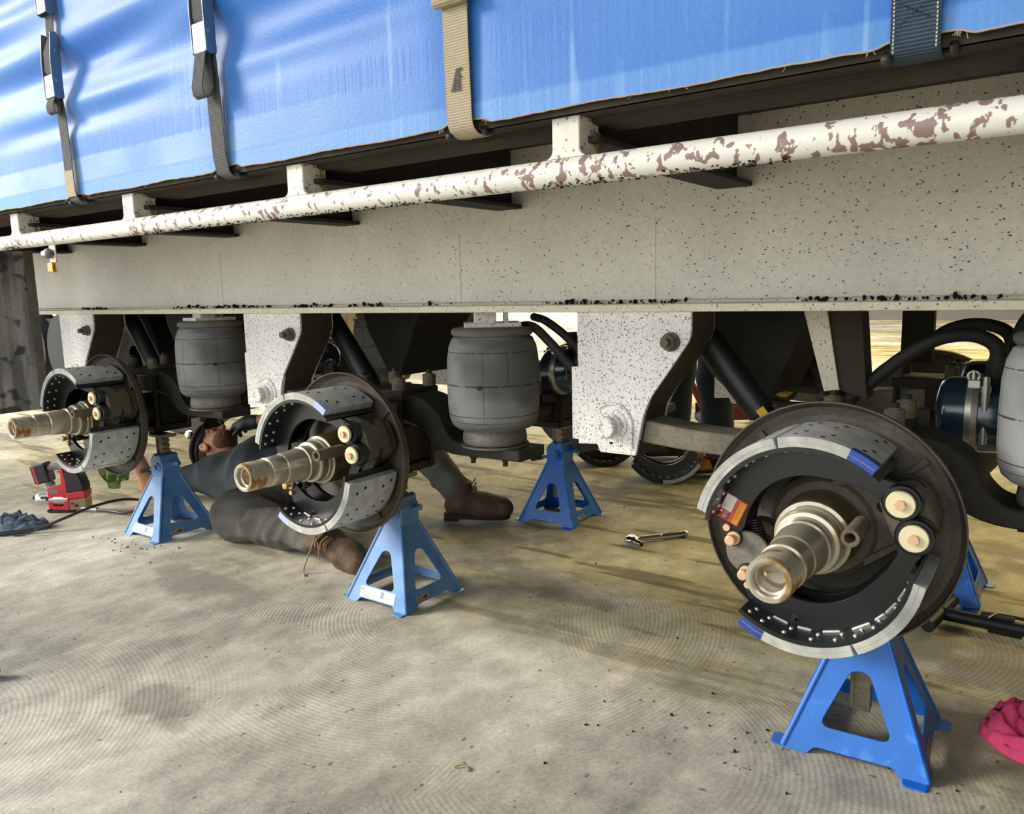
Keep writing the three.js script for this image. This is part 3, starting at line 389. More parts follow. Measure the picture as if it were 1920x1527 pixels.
// ------------------------------------------------------------------ mud flap panel, side marker
{
  const panelMap = tex(256, 512, (u, v, o) => { const a = fbm(u, v, 4, 6, 4, 3), s = fbm(u, v, 4, 22, 2, 7), b = sstep(0.66, 0.74, fbm(u, v, 3, 7, 10, 12)), k = lerp(172, 112, sstep(0.35, 0.7, s) * 0.8) + 46 * (a - 0.5) + 22 * (vn(u * 120, v * 240, 120, 240, 1) - 0.5); for (let q = 0; q < 3; q++) o[q] = lerp(k * [1, 0.985, 0.97][q], [44, 46, 54][q], b * 0.7); }, true, 1.6, 1.3);
  const f = thing('mud_flap', 'grime streaked dark grey mud flap panel with pale edge strip ahead of the axles', 'mud flap', [-3.28, 0.51, 0.96]);
  mesh('panel', box(0.012, 0.68, 0.5, 0, 0.34, 0.02), M({ map: panelMap, roughness: 0.8 }), f);
  mesh('edge_strip', box(0.018, 0.69, 0.035, 0.001, 0.345, -0.248), pistonMat, f, 'pale dusty edge strip');
  mesh('mounting_bar', box(0.04, 0.04, 0.56, -0.01, 0.70, 0), underDark, f);
  const f2 = copyOf(f, 'mud_flap', 'dark mud flap hanging on the far side of the trailer', [-3.28, 0.51, -0.96]); f2.scale.z = -1;
  const m = thing('side_marker', 'marker lamp and amber reflector on a white bracket under the rub rail', 'marker lamp', [-1.925, 1.06, 1.222]);
  mesh('bracket', prism(rounded([[-0.016, 0.0], [0.018, -0.006], [0.018, 0.075], [-0.016, 0.075]], 0.003), -0.004, 0), postPaint, m);
  const lamp = mesh('lamp', T(new THREE.SphereGeometry(0.02, 24, 16).scale(1, 0.72, 0.6), -0.004, 0.045, 0.008), M({ color: 0x5c6164, roughness: 0.3 }), m, 'oval grey lamp housing');
  mesh('lens', box(0.024, 0.015, 0.014, -0.006, 0.045, 0.016, 0.005), M({ color: 0xe9e9e6, roughness: 0.1, clearcoat: 1 }), lamp, 'clear white lens');
  const ref = mesh('reflector', [box(0.034, 0.026, 0.008, 0.0, 0.007, 0.005, 0.003)], amber, m, 'amber plastic reflector');
  mesh('reflector_rim', box(0.004, 0.028, 0.012, 0.015, 0.007, 0.005, 0.001), M({ color: 0xffb52a, roughness: 0.3 }), ref);
  mesh('cable', tube([[0.006, 0.06, -0.006], [0.03, 0.075, -0.02], [0.06, 0.085, -0.06]], 0.002, 14, 6), rubber, m);
}
// ------------------------------------------------------------------ axles with drum-brake parts
const PHI = 22 * D, pol = (r, a) => [r * Math.cos(a * D), r * Math.sin(a * D)];
const ZB = 0.68, ZF = 0.86;
function rotZ(g) { return g.rotateZ(PHI); }
const flipY = (g) => { g.scale(1, -1, 1); const p = g.attributes; const h = g.index ? g.toNonIndexed() : g; return h; };
const shoeWebPts = [...arc(0, 0, 0.178, 26, 150, 24), [...pol(0.17, 156)], [...pol(0.155, 163)], [...pol(0.135, 163)], [...pol(0.124, 156)], ...arc(0, 0, 0.122, 150, 60, 16), [...pol(0.126, 48)], [...pol(0.137, 34)], [...pol(0.148, 22)], ...arc(0.177, 0.031, 0.031, 200, 440, 14)];
function shoeParts(sgn) {
  const f = (gs) => gs.flat(2).map((g) => { g = flat(g); if (sgn < 0) g.scale(1, -1, 1); return g.rotateZ(PHI); });
  const o = {};
  o.table = done(f([arcShell(0.177, 0.185, 26, 150, ZB, ZF, 30)]));
  o.web1 = done(f([prism(shoeWebPts, 0.793, 0.805, [], 0.001)])); o.web2 = done(f([prism(shoeWebPts, 0.735, 0.747, [], 0.001)]));
  o.lin = [done(f([arcShell(0.1855, 0.205, 31, 82.6, ZB, ZF, 16, 0.8)])), done(f([arcShell(0.1855, 0.205, 83.4, 146, ZB, ZF, 18, 0.8)]))];
  o.edge = [done(f([arcShell(0.1858, 0.2047, 31.4, 82.2, ZF, ZF + 0.0008, 16, 0.8), arcShell(0.194, 0.1946, 31.6, 82, ZF, ZF + 0.0014, 16)])), done(f([arcShell(0.1858, 0.2047, 83.8, 145.6, ZF, ZF + 0.0008, 18, 0.8), arcShell(0.194, 0.1946, 84, 145.4, ZF, ZF + 0.0014, 18)]))];
  o.holes = [[38, 58, 72], [94, 112, 136]].map((A) => done(f(A.flatMap((a, i) => [0.70, 0.728, 0.80, 0.828].map((z, j) => { const q = a + (j % 2 ? 3.2 : 0); const g = new THREE.CylinderGeometry(0.0046, 0.0046, 0.0012, 12); return T(g, 0, 0.2049, z + (i % 2) * 0.008).rotateZ((q - 90) * D); })))));
  o.rivets = done(f([36, 48, 66, 78, 90, 104, 120, 134, 143].flatMap((a) => [0.82, 0.845].map((z, j) => { const g = new THREE.CylinderGeometry(0.0046, 0.0036, 0.003, 10); return T(g, 0, 0.1755, z).rotateZ((a + j * 2 - 90) * D); }))));
  o.eye = done(f([lathe([[0.033, 0.79], [0.033, 0.812], [0.030, 0.816], [0.02, 0.816]], 'z', 28).translate(0.177, 0.031, 0), cyl(0.012, 0.012, 0.1, 'z', 0.177, 0.031, 0.77)]));
  o.washer = done(f([lathe([[0, 0.8285], [0.0225, 0.8285], [0.0238, 0.827], [0.0238, 0.822], [0.0225, 0.819], [0, 0.819]].reverse(), 'z', 32).translate(0.177, 0.031, 0)]));
  o.bolt = done(f([...hex(0.0095, 0.008, 'z', 0.177, 0.031, 0.832)]));
  const rp = pol(0.146, 166);
  o.roller = done(f([cyl(0.017, 0.017, 0.075, 'z', rp[0], rp[1], 0.77)]));
  o.rollerPin = done(f([lathe([[0, 0.83], [0.008, 0.83], [0.0105, 0.828], [0.0105, 0.82], [0.008, 0.82], [0.008, 0.808], [0.0135, 0.808], [0.0135, 0.80]].reverse(), 'z', 20).translate(rp[0], rp[1], 0), cyl(0.007, 0.007, 0.008, 'z', ...pol(0.158, 158), 0.808, 14)]));
  return o;
}
const SHOE = { up: shoeParts(1), lo: shoeParts(-1) };
const spindleProf = [[0, 1.0], [0.02, 1.0], [0.0235, 1.003], [0.0235, 1.035], [0.027, 1.037], [0.027, 1.048], [0.0305, 1.05], [0.0365, 1.05], [0.0385, 1.047], ...Array.from({ length: 24 }, (_, i) => [i % 2 ? 0.0392 : 0.0378, 1.046 - i * 0.0026]), [0.0365, 0.983], [0.0365, 0.979], [0.0405, 0.977], [0.0415, 0.936], [0.0395, 0.933], [0.0395, 0.929], [0.0425, 0.926], [0.048, 0.868], [0.0468, 0.866], [0.0468, 0.861], [0.0505, 0.859], [0.0515, 0.832], [0.0585, 0.83], [0.060, 0.826], [0.060, 0.806], [0.063, 0.803], [0.0635, 0.794], [0.070, 0.792]];
const spindleHub = [[0.070, 0.792], [0.0715, 0.788], [0.0725, 0.72], [0.076, 0.71], [0.088, 0.703], [0.092, 0.695], [0.066, 0.69]];
const sGeo = done(lathe(spindleProf, 'z', 56), true), hGeo = done(lathe(spindleHub, 'z', 48), true);
const c22 = (g) => flat(g).rotateZ(PHI);
const spiderPts = rounded([...arc(0, 0, 0.098, 80, 280, 10), [0.05, -0.088], [0.165, -0.060, 0.02], [0.208, -0.035, 0.03], [0.208, 0.035, 0.03], [0.165, 0.060, 0.02], [0.05, 0.088]], 0.006, 3);
const spiderG = done([prism(spiderPts, 0.672, 0.705, [], 0.004), lathe([[0.076, 0.712], [0.092, 0.712], [0.104, 0.70], [0.108, 0.67]], 'z', 36), prism([[0.05, 0.075], [0.16, 0.047], [0.16, 0.057], [0.05, 0.089]], 0.705, 0.716), prism([[0.05, -0.075], [0.16, -0.047], [0.16, -0.057], [0.05, -0.089]], 0.705, 0.716), prism(rounded([[0.135, -0.045], [0.165, -0.058], [0.2, -0.052], [0.213, -0.02], [0.213, 0.02], [0.2, 0.052], [0.165, 0.058], [0.135, 0.045]], 0.012, 3), 0.70, 0.789, [], 0.004), lathe([[0.05, 0.70], [0.05, 0.735], [0.02, 0.735]], 'z', 24).translate(-0.128, 0, 0)].map(c22));
const spiderHoles = done([cyl(0.0115, 0.0115, 0.001, 'z', 0.118, 0.012, 0.7055), cyl(0.003, 0.003, 0.001, 'z', 0.125, 0.034, 0.7055, 10), cyl(0.0022, 0.0022, 0.001, 'z', 0.133, 0.034, 0.7055, 10), cyl(0.0028, 0.0028, 0.001, 'z', 0.142, 0.02, 0.7895, 10)].map(c22));
const shieldG = done([lathe([[0.10, 0.668], [0.13, 0.66], [0.215, 0.66], [0.232, 0.664], [0.241, 0.675], [0.243, 0.692], [0.246, 0.692], [0.2445, 0.673], [0.235, 0.66], [0.215, 0.656], [0.13, 0.656], [0.10, 0.66]], 'z', 64), ...[40, 130, 215, 300].map((a) => box(0.012, 0.085, 0.008, 0, 0.18, 0.664).rotateZ((a - 90) * D))]);
const camG = done([lathe([[0, 0.80], [0.041, 0.80], [0.043, 0.798], [0.043, 0.792], [0.041, 0.79], [0, 0.79]].reverse(), 'z', 36), cyl(0.006, 0.006, 0.0012, 'z', 0.004, 0.006, 0.8, 12)].map((g) => c22(flat(T(g, -0.128, 0, 0)))));
const camShaftG = done([cyl(0.02, 0.02, 0.5, 'z', -0.128, 0, 0.54, 16)].map(c22));
const stubG = done([lathe([[0.009, 0.78], [0.009, 0.868], [0.010, 0.87], [0.0155, 0.87], [0.0162, 0.868], [0.0162, 0.775], [0.009, 0.775]], 'z', 24).translate(0.083, 0.035, 0), box(0.02, 0.02, 0.05, 0.076, 0.03, 0.765)]);
function helix(a, b, r, turns, wire) { const d = b.clone().sub(a), L = d.length(), q = new THREE.Quaternion().setFromUnitVectors(V(0, 1, 0), d.normalize()), pts = []; for (let i = 0; i <= turns * 12; i++) { const t = i / (turns * 12), w = t * turns * 2 * Math.PI, p = V(r * Math.cos(w), t * L, r * Math.sin(w)).applyQuaternion(q).add(a); pts.push([p.x, p.y, p.z]); } return tube(pts, wire, turns * 12, 5); }
const sp = (r, a, z) => { const [x, y] = pol(r, a + 22); return V(x, y, z); };
const springG = done([helix(sp(0.112, 148, 0.785), sp(0.098, 180, 0.785), 0.011, 11, 0.0019), helix(sp(0.098, 180, 0.785), sp(0.112, 212, 0.785), 0.011, 11, 0.0019)]);
const tagTex = canvasTex(256, 320, (c, w, h) => {
  c.fillStyle = '#9c1f2b'; c.fillRect(0, 0, w, h); c.fillStyle = '#efe9da'; c.fillRect(8, 8, 122, 196); c.fillStyle = '#f39a1c'; c.fillRect(172, 20, 76, 290); c.fillStyle = '#c9452c'; c.fillRect(134, 8, 34, 304);
  c.fillStyle = '#e8c6c2'; for (let i = 0; i < 6; i++) c.fillRect(56, 216 + i * 15, 60 - (i % 3) * 12, 6); c.fillStyle = '#d2691c'; for (let i = 0; i < 12; i++) c.fillRect(182, 34 + i * 23, 44 - (i % 4) * 8, 8); c.fillStyle = '#e0a59b'; for (let i = 0; i < 22; i++) c.fillRect(140, 16 + i * 13.4, 22 - (i % 5) * 3, 3);
  c.fillStyle = '#6b675e'; for (let i = 0; i < 5; i++) c.fillRect(16, 120 + i * 14, 20 + (i % 2) * 8, 5); c.fillStyle = '#f3dcd8'; c.beginPath(); c.moveTo(14, 236); c.lineTo(30, 214); c.lineTo(46, 226); c.lineTo(40, 250); c.lineTo(24, 254); c.fill();
});
const tagMat = M({ map: tagTex, roughness: 0.4, clearcoat: 0.3 });
const spiderMat = dirtyMetal(0x77705f, 0.65, 0.25);
const axleLabels = ['stripped axle end with stickered brake shoe and bare spindle behind the bright blue stand', 'stripped axle end with bare spindle and brake shoes above the mechanic\'s knee', 'stripped axle end with bare spindle and brake shoes beside the mud flap'];
const axleThings = AX.map((x, i) => {
  const a = thing('trailer_axle', axleLabels[i], 'axle', [x, AY[i], 0]);
  mesh('axle_tube', [lathe([[0.066, -0.7], [0.066, 0.7]], 'z', 32, false), box(0.15, 0.13, 0.13, 0, 0.0, 0.45, 0.01), box(0.15, 0.13, 0.13, 0, 0.0, -0.45, 0.01)], darkGreasy, a);
  for (const s of [1, -1]) {
    const spn = mesh('spindle', sGeo, machined, a, 'bare machined steel spindle with threaded hollow tip'), hub = mesh('spindle_base', hGeo, greasySteel, a, 'greasy brown spindle base'); spn.scale.z = hub.scale.z = s;
    const sh = mesh('dust_shield', shieldG, shieldMat, a); sh.scale.z = s;
    if (s < 0) continue;
    mesh('sensor_stub', stubG, nutMat, hub, 'hollow sensor sleeve');
    const spi = mesh('brake_spider', spiderG, spiderMat, a, 'cast spider plate carrying the anchor pins'); mesh('spider_holes', spiderHoles, holeDark, spi);
    const cam = mesh('brake_cam', camG, pistonMat, a, 'grey round cam plate'); mesh('cam_shaft', camShaftG, castDark, cam);
    mesh('return_spring', springG, M({ color: 0x2c2d30, roughness: 0.3, metalness: 0.6 }), a, 'black coil return spring');
    for (const [key, o] of Object.entries(SHOE)) {
      const t = new THREE.Group(); t.name = 'brake_shoe'; t.userData.label = key === 'up' ? 'upper black brake shoe with riveted grey linings' : 'lower black brake shoe with riveted grey linings'; a.add(t);
      mesh('shoe_table', o.table, blackPaint, t); mesh('shoe_web', o.web1, blackPaint, t); mesh('shoe_web', o.web2, blackPaint, t); mesh('anchor_eye', o.eye, blackPaint, t);
      for (let k = 0; k < 2; k++) { mesh('lining', o.lin[k], liningMat, t, 'grey riveted friction lining'); mesh('lining_edge', o.edge[k], liningEdge, t, 'pale lining edge'); const h = mesh('rivet_holes', o.holes[k], holeDark, t); h.userData.kind = 'stuff'; }
      mesh('rivets', o.rivets, rivetMat, t).userData.kind = 'stuff';
      mesh('anchor_washer', o.washer, creamWasher, t, 'cream zinc washer'); mesh('anchor_bolt', o.bolt, copperBolt, t, 'copper toned bolt head'); mesh('cam_roller', o.roller, castDark, t); mesh('roller_pin', o.rollerPin, i ? goldZinc : copperBolt, t);
      const mk = (a0, a1) => { const g = flat(arcShell(0.1857, 0.2051, a0, a1, ZF - 0.02, ZF + 0.0013, 8)); if (key === 'lo') g.scale(1, -1, 1); return g.rotateZ(PHI); };
      if (i < 2) mesh('paint_mark', key === 'up' ? mk(31.2, i ? 44 : 46) : mk(132, 146), i ? M({ color: 0xa9b9dd, roughness: 0.7 }) : bluePaintMark, t, i ? 'pale blue painted lining end' : 'blue painted lining end');
      if (key === 'lo') { const w = []; for (const [q, l] of [[128, 7], [113, 6], [97, 8], [79, 9], [66, 5], [57, 7], [47, 5]]) { const g = new THREE.CapsuleGeometry(0.0036, l * 0.0034, 4, 8).rotateZ(Math.PI / 2); g.scale(1, 1, 0.8); T(g, 0, 0.1755, 0.8065).rotateZ((q - 90) * D); const h = flat(g); h.scale(1, -1, 1); w.push(h.rotateZ(PHI)); } mesh('weld_beads', w, M({ color: 0xb8b6ae, roughness: 0.45, metalness: 0.5 }), t, 'silver weld beads'); }
      if (key === 'lo') mesh('web_pin', [cyl(0.0075, 0.0075, 0.0008, 'z', 0, 0, 0.8056, 14), rod(V(0, 0, 0.80), V(0.001, -0.004, 0.816), 0.0035, 8)].map((g) => T(g, -0.022, -0.158, 0)), castDark, t);
      if (key === 'up' && i === 0) { const g = new THREE.BoxGeometry(0.046, 0.054, 0.0008); g.rotateZ(-0.42); const [lx, ly] = pol(0.153, 144 + 22); mesh('label_sticker', T(g, lx, ly, 0.8058), tagMat, t, 'red and orange parts label', true); }
    }
  }
  return a;
});
// ------------------------------------------------------------------ trailing arms, clamps, air springs, brake chambers, shock absorbers
function thick(path, h) { const n = path.map((p, i) => { const a = path[Math.max(0, i - 1)], b = path[Math.min(path.length - 1, i + 1)], l = Math.hypot(b[0] - a[0], b[1] - a[1]); return [-(b[1] - a[1]) / l, (b[0] - a[0]) / l]; }); return [...path.map((p, i) => [p[0] + n[i][0] * (p[2] ?? h), p[1] + n[i][1] * (p[2] ?? h)]), ...path.map((p, i) => [p[0] - n[i][0] * (p[2] ?? h), p[1] - n[i][1] * (p[2] ?? h)]).reverse()]; }
const spline = (pts, n) => { const c = new THREE.CatmullRomCurve3(pts.map((p) => V(p[0], p[1], p[2] ?? 0.03))); return c.getPoints(n).map((v) => [v.x, v.y, v.z]); };
const armG = done([prism(thick(spline([[-0.555, 0.628, 0.03], [-0.35, 0.606, 0.026], [-0.12, 0.603, 0.028], [0.06, 0.612, 0.036], [0.17, 0.602, 0.04]], 24), 0.03), 0.42, 0.52, [], 0.004)]);
const armRearG = done([prism(thick(spline([[0.02, 0.625, 0.036], [0.13, 0.622, 0.042], [0.195, 0.592, 0.042], [0.235, 0.545, 0.032], [0.28, 0.52, 0.022], [0.36, 0.514, 0.017], [0.53, 0.514, 0.015]], 36), 0.03), 0.40, 0.53, [], 0.004), box(0.02, 0.03, 0.012, 0.32, 0.492, 0.47)]);
const clampG = done([box(0.19, 0.03, 0.17, 0.02, 0.665, 0.47, 0.004), box(0.17, 0.028, 0.17, 0.0, 0.415 + 0.01, 0.47, 0.004), ...[[-0.06, 0.40], [-0.06, 0.54], [0.09, 0.40], [0.09, 0.54]].map(([x, z]) => rod(V(x, 0.42, z), V(x, 0.73, z), 0.0095, 12))]);
const nutsG = [[-0.06, 0.40], [-0.06, 0.54], [0.09, 0.40], [0.09, 0.54]].map(([x, z]) => done([...hex(0.0215, 0.036, 'y', x, 0.698, z), cyl(0.012, 0.012, 0.004, 'y', x, 0.7185, z)]));
const LAB = ['of the third axle', 'of the middle axle', 'of the first axle'];
const bellowsG = done(lathe([[0.088, 0.58], [0.11, 0.583], [0.123, 0.594], [0.13, 0.614], [0.1335, 0.65], [0.1345, 0.71], [0.1325, 0.78], [0.127, 0.818], [0.117, 0.841], [0.106, 0.848]], 'y', 56, false), true);
const beadG = done(lathe([[0.100, 0.846], [0.112, 0.848], [0.1185, 0.855], [0.1185, 0.864], [0.112, 0.871], [0.095, 0.873], [0.0, 0.874]], 'y', 48, false), true);
const pistonG = done([lathe([[0, 0.533], [0.086, 0.533], [0.093, 0.538], [0.095, 0.55], [0.093, 0.565], [0.088, 0.583]], 'y', 48, false), lathe([[0.0, 0.528], [0.10, 0.528], [0.10, 0.533], [0, 0.533]], 'y', 40)]);
const pedestalG = done([box(0.16, 0.012, 0.12, 0, 0.879, 0), box(0.062, 0.036, 0.07, -0.02, 0.8995, 0.0), box(0.012, 0.036, 0.05, 0.04, 0.8995, 0)]);
const BOLTS = ([[-0.06, 0.03], [0.05, 0.02]].map(([x, z]) => done([cyl(0.008, 0.008, 0.03, 'y', x, 0.486, z, 10), ...hex(0.013, 0.01, 'y', x, 0.4935, z)])));
const valveG = done([cyl(0.0065, 0.0065, 0.006, 'z', 0, 0.71, 0.134, 12)].map((g) => g.rotateY(-0.35)));
const chamBodyG = done([lathe([[0, -0.075], [0.05, -0.074], [0.074, -0.066], [0.083, -0.05], [0.085, -0.004], [0.088, 0.0]], 'x', 48, false), lathe([[0.086, 0.004], [0.085, 0.05], [0.078, 0.068], [0.05, 0.08], [0.02, 0.082], [0.02, 0.11], [0, 0.11]], 'x', 48, false)].map((g) => g), true);
const chamBandG = done([lathe([[0.083, -0.014], [0.0905, -0.012], [0.094, 0.0], [0.0905, 0.012], [0.083, 0.014]], 'x', 48), box(0.026, 0.02, 0.02, 0.002, 0.075, 0.062, 0.003)]);
const chamStudG = done([rod(V(0.025, 0.06, 0.075), V(0.025, -0.055, 0.075), 0.009, 12), ...hex(0.012, 0.014, 'y', 0.025, 0.066, 0.075), cyl(0.007, 0.007, 0.03, 'y', 0.025, 0.078, 0.075, 10), box(0.05, 0.003, 0.004, 0.025, 0.01, 0.082), T(new THREE.TorusGeometry(0.011, 0.004, 8, 16), 0.0, 0.092, 0.062), cyl(0.005, 0.005, 0.03, 'y', 0, 0.09, 0.062, 8)]);
const chamPortG = done([cyl(0.016, 0.024, 0.04, 'y', 0.04, 0.1, 0.0, 18), cyl(0.0185, 0.0185, 0.014, 'y', 0.04, 0.126, 0, 18), ...hex(0.017, 0.012, 'y', 0.04, 0.138, 0)]);
const chamBlue = M({ color: 0x1c313c, roughness: 0.22, clearcoat: 0.8, clearcoatRoughness: 0.15, metalness: 0.2 });
const zincDull = M({ color: 0xa9a79c, roughness: 0.35, metalness: 0.85 });
const shockG = done([rod(V(-0.455, 0.915, 0), V(-0.245, 0.655, 0), 0.036, 20)]), shockLowG = done([rod(V(-0.245, 0.655, 0), V(-0.13, 0.515, 0), 0.030, 20), cyl(0.028, 0.028, 0.07, 'z', -0.125, 0.51, 0, 18)]);
const sides = ['', ' on the far side'];
AX.forEach((x, i) => [1, -1].forEach((s, k) => {
  const dy = AY[i] - 0.5, far = sides[k];
  const arm = thing('trailing_arm', (s > 0 ? 'dusty grey trailing arm with clamp bolts ' : 'dusty grey trailing arm on the far wheel end ') + LAB[i], 'suspension arm', [x, dy, 0]); arm.scale.z = s;
  mesh('front_arm', armG, armGrey, arm); mesh('rear_arm', armRearG, castDark, arm); const cl = mesh('clamp', clampG, castDark, arm); nutsG.forEach((g) => mesh('clamp_nut', g, nutMat, cl, 'dusty tall hex nut'));
  const bag = thing('air_spring', (s > 0 ? ['pale grey air spring', 'grey rubber air spring with seam lines', 'bluish grey rubber air spring'][i] : 'dark air spring on the far wheel end') + ' behind the ' + ['third', 'middle', 'first'][i] + ' axle', 'air spring', [x + 0.398, dy, s * 0.465]); bag.rotation.y = i * 0.7;
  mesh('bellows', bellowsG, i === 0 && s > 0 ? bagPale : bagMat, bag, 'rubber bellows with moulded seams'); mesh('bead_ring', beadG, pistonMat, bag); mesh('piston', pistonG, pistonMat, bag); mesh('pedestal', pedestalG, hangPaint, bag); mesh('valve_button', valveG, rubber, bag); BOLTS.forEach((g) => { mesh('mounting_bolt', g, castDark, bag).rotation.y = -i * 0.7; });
  const ch = thing('brake_chamber', (s > 0 ? 'dark blue steel brake chamber with clamp band ' : 'dark steel brake chamber on the far wheel end ') + ['behind the third axle', 'behind the middle axle', 'behind the first axle'][i], 'brake chamber', [x + 0.205, 0.672, s * 0.235]);
  mesh('housing', chamBodyG, chamBlue, ch); mesh('clamp_band', chamBandG, zincDull, ch, 'bright zinc clamp band'); const st = mesh('release_stud', chamStudG, zincDull, ch, 'zinc stud and ring clamp'); st.scale.z = s; mesh('hose_port', chamPortG, castDark, ch); mesh('mount', [box(0.03, 0.13, 0.05, -0.1, -0.06, 0.0), box(0.16, 0.03, 0.05, -0.13, -0.11, 0)], castDark, ch);
  const sh = thing('shock_absorber', (s > 0 ? 'black tubular shock absorber slanting ' : 'black shock absorber of the far wheel end slanting ') + ['to the third axle', 'to the middle axle', 'to the first axle'][i], 'shock absorber', [x, 0, s * 0.33]);
  mesh('upper_tube', shockG, M({ color: 0x15181b, roughness: 0.45 }), sh); mesh('lower_tube', shockLowG, rubber, sh);
  if (s > 0 && i === 0) { const lb = new THREE.BoxGeometry(0.022, 0.05, 0.001); lb.rotateZ(-0.9 + Math.PI / 2 - 0.0); mesh('warning_label', [T(lb, -0.225, 0.652, 0.0375)], M({ color: 0xd9a520, roughness: 0.5 }), sh, 'small yellow label'); }
}));
// ------------------------------------------------------------------ air hoses
const hose = (label, pts, r = 0.013, m = hoseMat) => single('air_hose', [tube(pts, r, 48, 10), ...caps(pts, r)], m, label, 'hose');
hose('thick black hose arching onto the brake chamber behind the third axle', [[-0.05, 0.70, 0.27], [-0.01, 0.735, 0.27], [0.06, 0.80, 0.265], [0.135, 0.845, 0.26], [0.2, 0.85, 0.25], [0.238, 0.828, 0.242], [0.246, 0.80, 0.236]], 0.0165);
hose('black hose looping behind the arched brake chamber hose', [[0.06, 0.80, 0.1], [0.13, 0.855, 0.08], [0.19, 0.868, 0.08], [0.25, 0.85, 0.1], [0.27, 0.80, 0.12]], 0.015);
hose('black hose rising to the beam beside the pale air spring', [[0.27, 0.79, 0.17], [0.275, 0.84, 0.2], [0.295, 0.89, 0.2], [0.34, 0.925, 0.18]], 0.014);
hose('outer black hose rising to the beam beside the pale air spring', [[0.30, 0.79, 0.22], [0.305, 0.84, 0.24], [0.325, 0.885, 0.24], [0.37, 0.92, 0.22]], 0.013);
hose('black hose bending down beside the seamed grey air spring', [[-0.93, 0.895, 0.33], [-0.87, 0.885, 0.36], [-0.80, 0.84, 0.36], [-0.74, 0.77, 0.34], [-0.70, 0.72, 0.3]], 0.012);
hose('second black hose crossing beside the seamed grey air spring', [[-0.95, 0.87, 0.38], [-0.88, 0.87, 0.41], [-0.82, 0.83, 0.42], [-0.76, 0.76, 0.40], [-0.71, 0.70, 0.36]], 0.013);
hose('grey hose sagging behind the black shock absorber of the third axle', [[-0.52, 0.80, 0.05], [-0.46, 0.72, 0.05], [-0.38, 0.66, 0.05], [-0.28, 0.63, 0.05], [-0.18, 0.63, 0.05]], 0.02, dirtyMetal(0x5a5852, 0.8, 0));
hose('thin grey line sagging in front of the far hanger', [[-0.55, 0.84, 0.0], [-0.46, 0.74, 0.0], [-0.36, 0.69, 0.0], [-0.2, 0.675, 0.0]], 0.011, dirtyMetal(0x4a4843, 0.8, 0));
// ------------------------------------------------------------------ jack stands
const SB = 0.133, ST = 0.04, SH = 0.245, SL = Math.hypot(SH, SB - ST), tilt = Math.atan2(SB - ST, SH);
const panelShape = rounded([[-SB, 0, 0.004], [-SB + 0.05, 0, 0.004], [-SB + 0.062, 0.016, 0.008], [SB - 0.062, 0.016, 0.008], [SB - 0.05, 0, 0.004], [SB, 0, 0.004], [ST, SL, 0.003], [-ST, SL, 0.003]], 0.004, 3);
const windowShape = rounded([[-0.066, 0.058, 0.022], [0.066, 0.058, 0.022], [0.016, 0.176, 0.018], [-0.016, 0.176, 0.018]], 0.02, 5);
const panelG = () => prism(panelShape, -0.004, 0, [windowShape], 0.0008).rotateX(-tilt).translate(0, 0, SB);
const PANELS = [0, 1, 2, 3].map((k) => done(panelG().rotateY(k * Math.PI / 2)));
const edgesG = done([0, 1, 2, 3].map((k) => rod(V(SB - 0.004, 0.004, SB - 0.004), V(ST - 0.002, SH, ST - 0.002), 0.0062, 8).rotateY(k * Math.PI / 2)));
const FEET = ([0, 1, 2, 3].map((k) => [T(prism(rounded([[-0.034, -0.034], [0.009, -0.034], [0.009, 0.009], [-0.034, 0.009]], 0.01), -0.0035, 0).rotateX(-Math.PI / 2), SB - 0.012, 0.0035, SB - 0.012).rotateY(k * Math.PI / 2)]).flat().map((g) => done(g)));
const headG = done([prism(rounded([[-0.042, 0.24], [0.042, 0.24], [0.044, 0.30], [0.034, 0.318], [0.034, 0.332], [0.02, 0.338], [0.006, 0.33], [-0.012, 0.338], [-0.03, 0.326], [-0.042, 0.31]], 0.003, 2), -0.041, 0.041, [], 0.003), lathe([[0, 0.060], [0.016, 0.060], [0.021, 0.056], [0.021, 0.041]], 'z', 24).translate(0.012, 0.283, -0.012)]);
const bossG = done([...hex(0.011, 0.012, 'z', 0.012, 0.283, 0.052), cyl(0.018, 0.018, 0.006, 'z', 0.012, 0.283, 0.043), rod(V(0.04, 0.29, -0.01), V(0.072, 0.298, -0.02), 0.008, 10, 0.011)]);
const leverG = done([rod(V(-0.03, 0.272, 0.018), V(-0.075, 0.262, 0.03), 0.0075, 12)]), gripG = done([rod(V(-0.07, 0.263, 0.029), V(-0.112, 0.254, 0.04), 0.0098, 14), T(new THREE.SphereGeometry(0.0098, 12, 8), -0.112, 0.254, 0.04)]);
const teeth = [[-0.02, 0.09], [0.014, 0.09]]; for (let y = 0.15; y < 0.385; y += 0.022) teeth.push([0.014, y], [0.022, y + 0.003], [0.022, y + 0.014], [0.014, y + 0.019]); teeth.push([0.014, 0.397], [-0.02, 0.397]);
const columnG = done([prism(teeth, -0.016, 0.016, [], 0.001), box(0.008, 0.3, 0.04, -0.02, 0.245, 0)]), saddleG = done([prism(rounded([[-0.05, 0.395], [0.05, 0.395], [0.054, 0.412], [0.04, 0.406], [-0.04, 0.406], [-0.054, 0.412]], 0.002, 2), -0.032, 0.032)]);
const standTag = canvasTex(128, 32, (c) => { c.fillStyle = '#c9a24a'; c.fillRect(0, 0, 128, 32); c.fillStyle = '#2c2a28'; c.fillRect(14, 5, 96, 22); c.fillStyle = '#d8c9a0'; for (let i = 0; i < 3; i++) c.fillRect(20, 8 + i * 6, 70 - i * 14, 3); c.fillStyle = '#3a2a18'; c.beginPath(); c.arc(7, 16, 3, 0, 7); c.arc(119, 16, 3, 0, 7); c.fill(); });
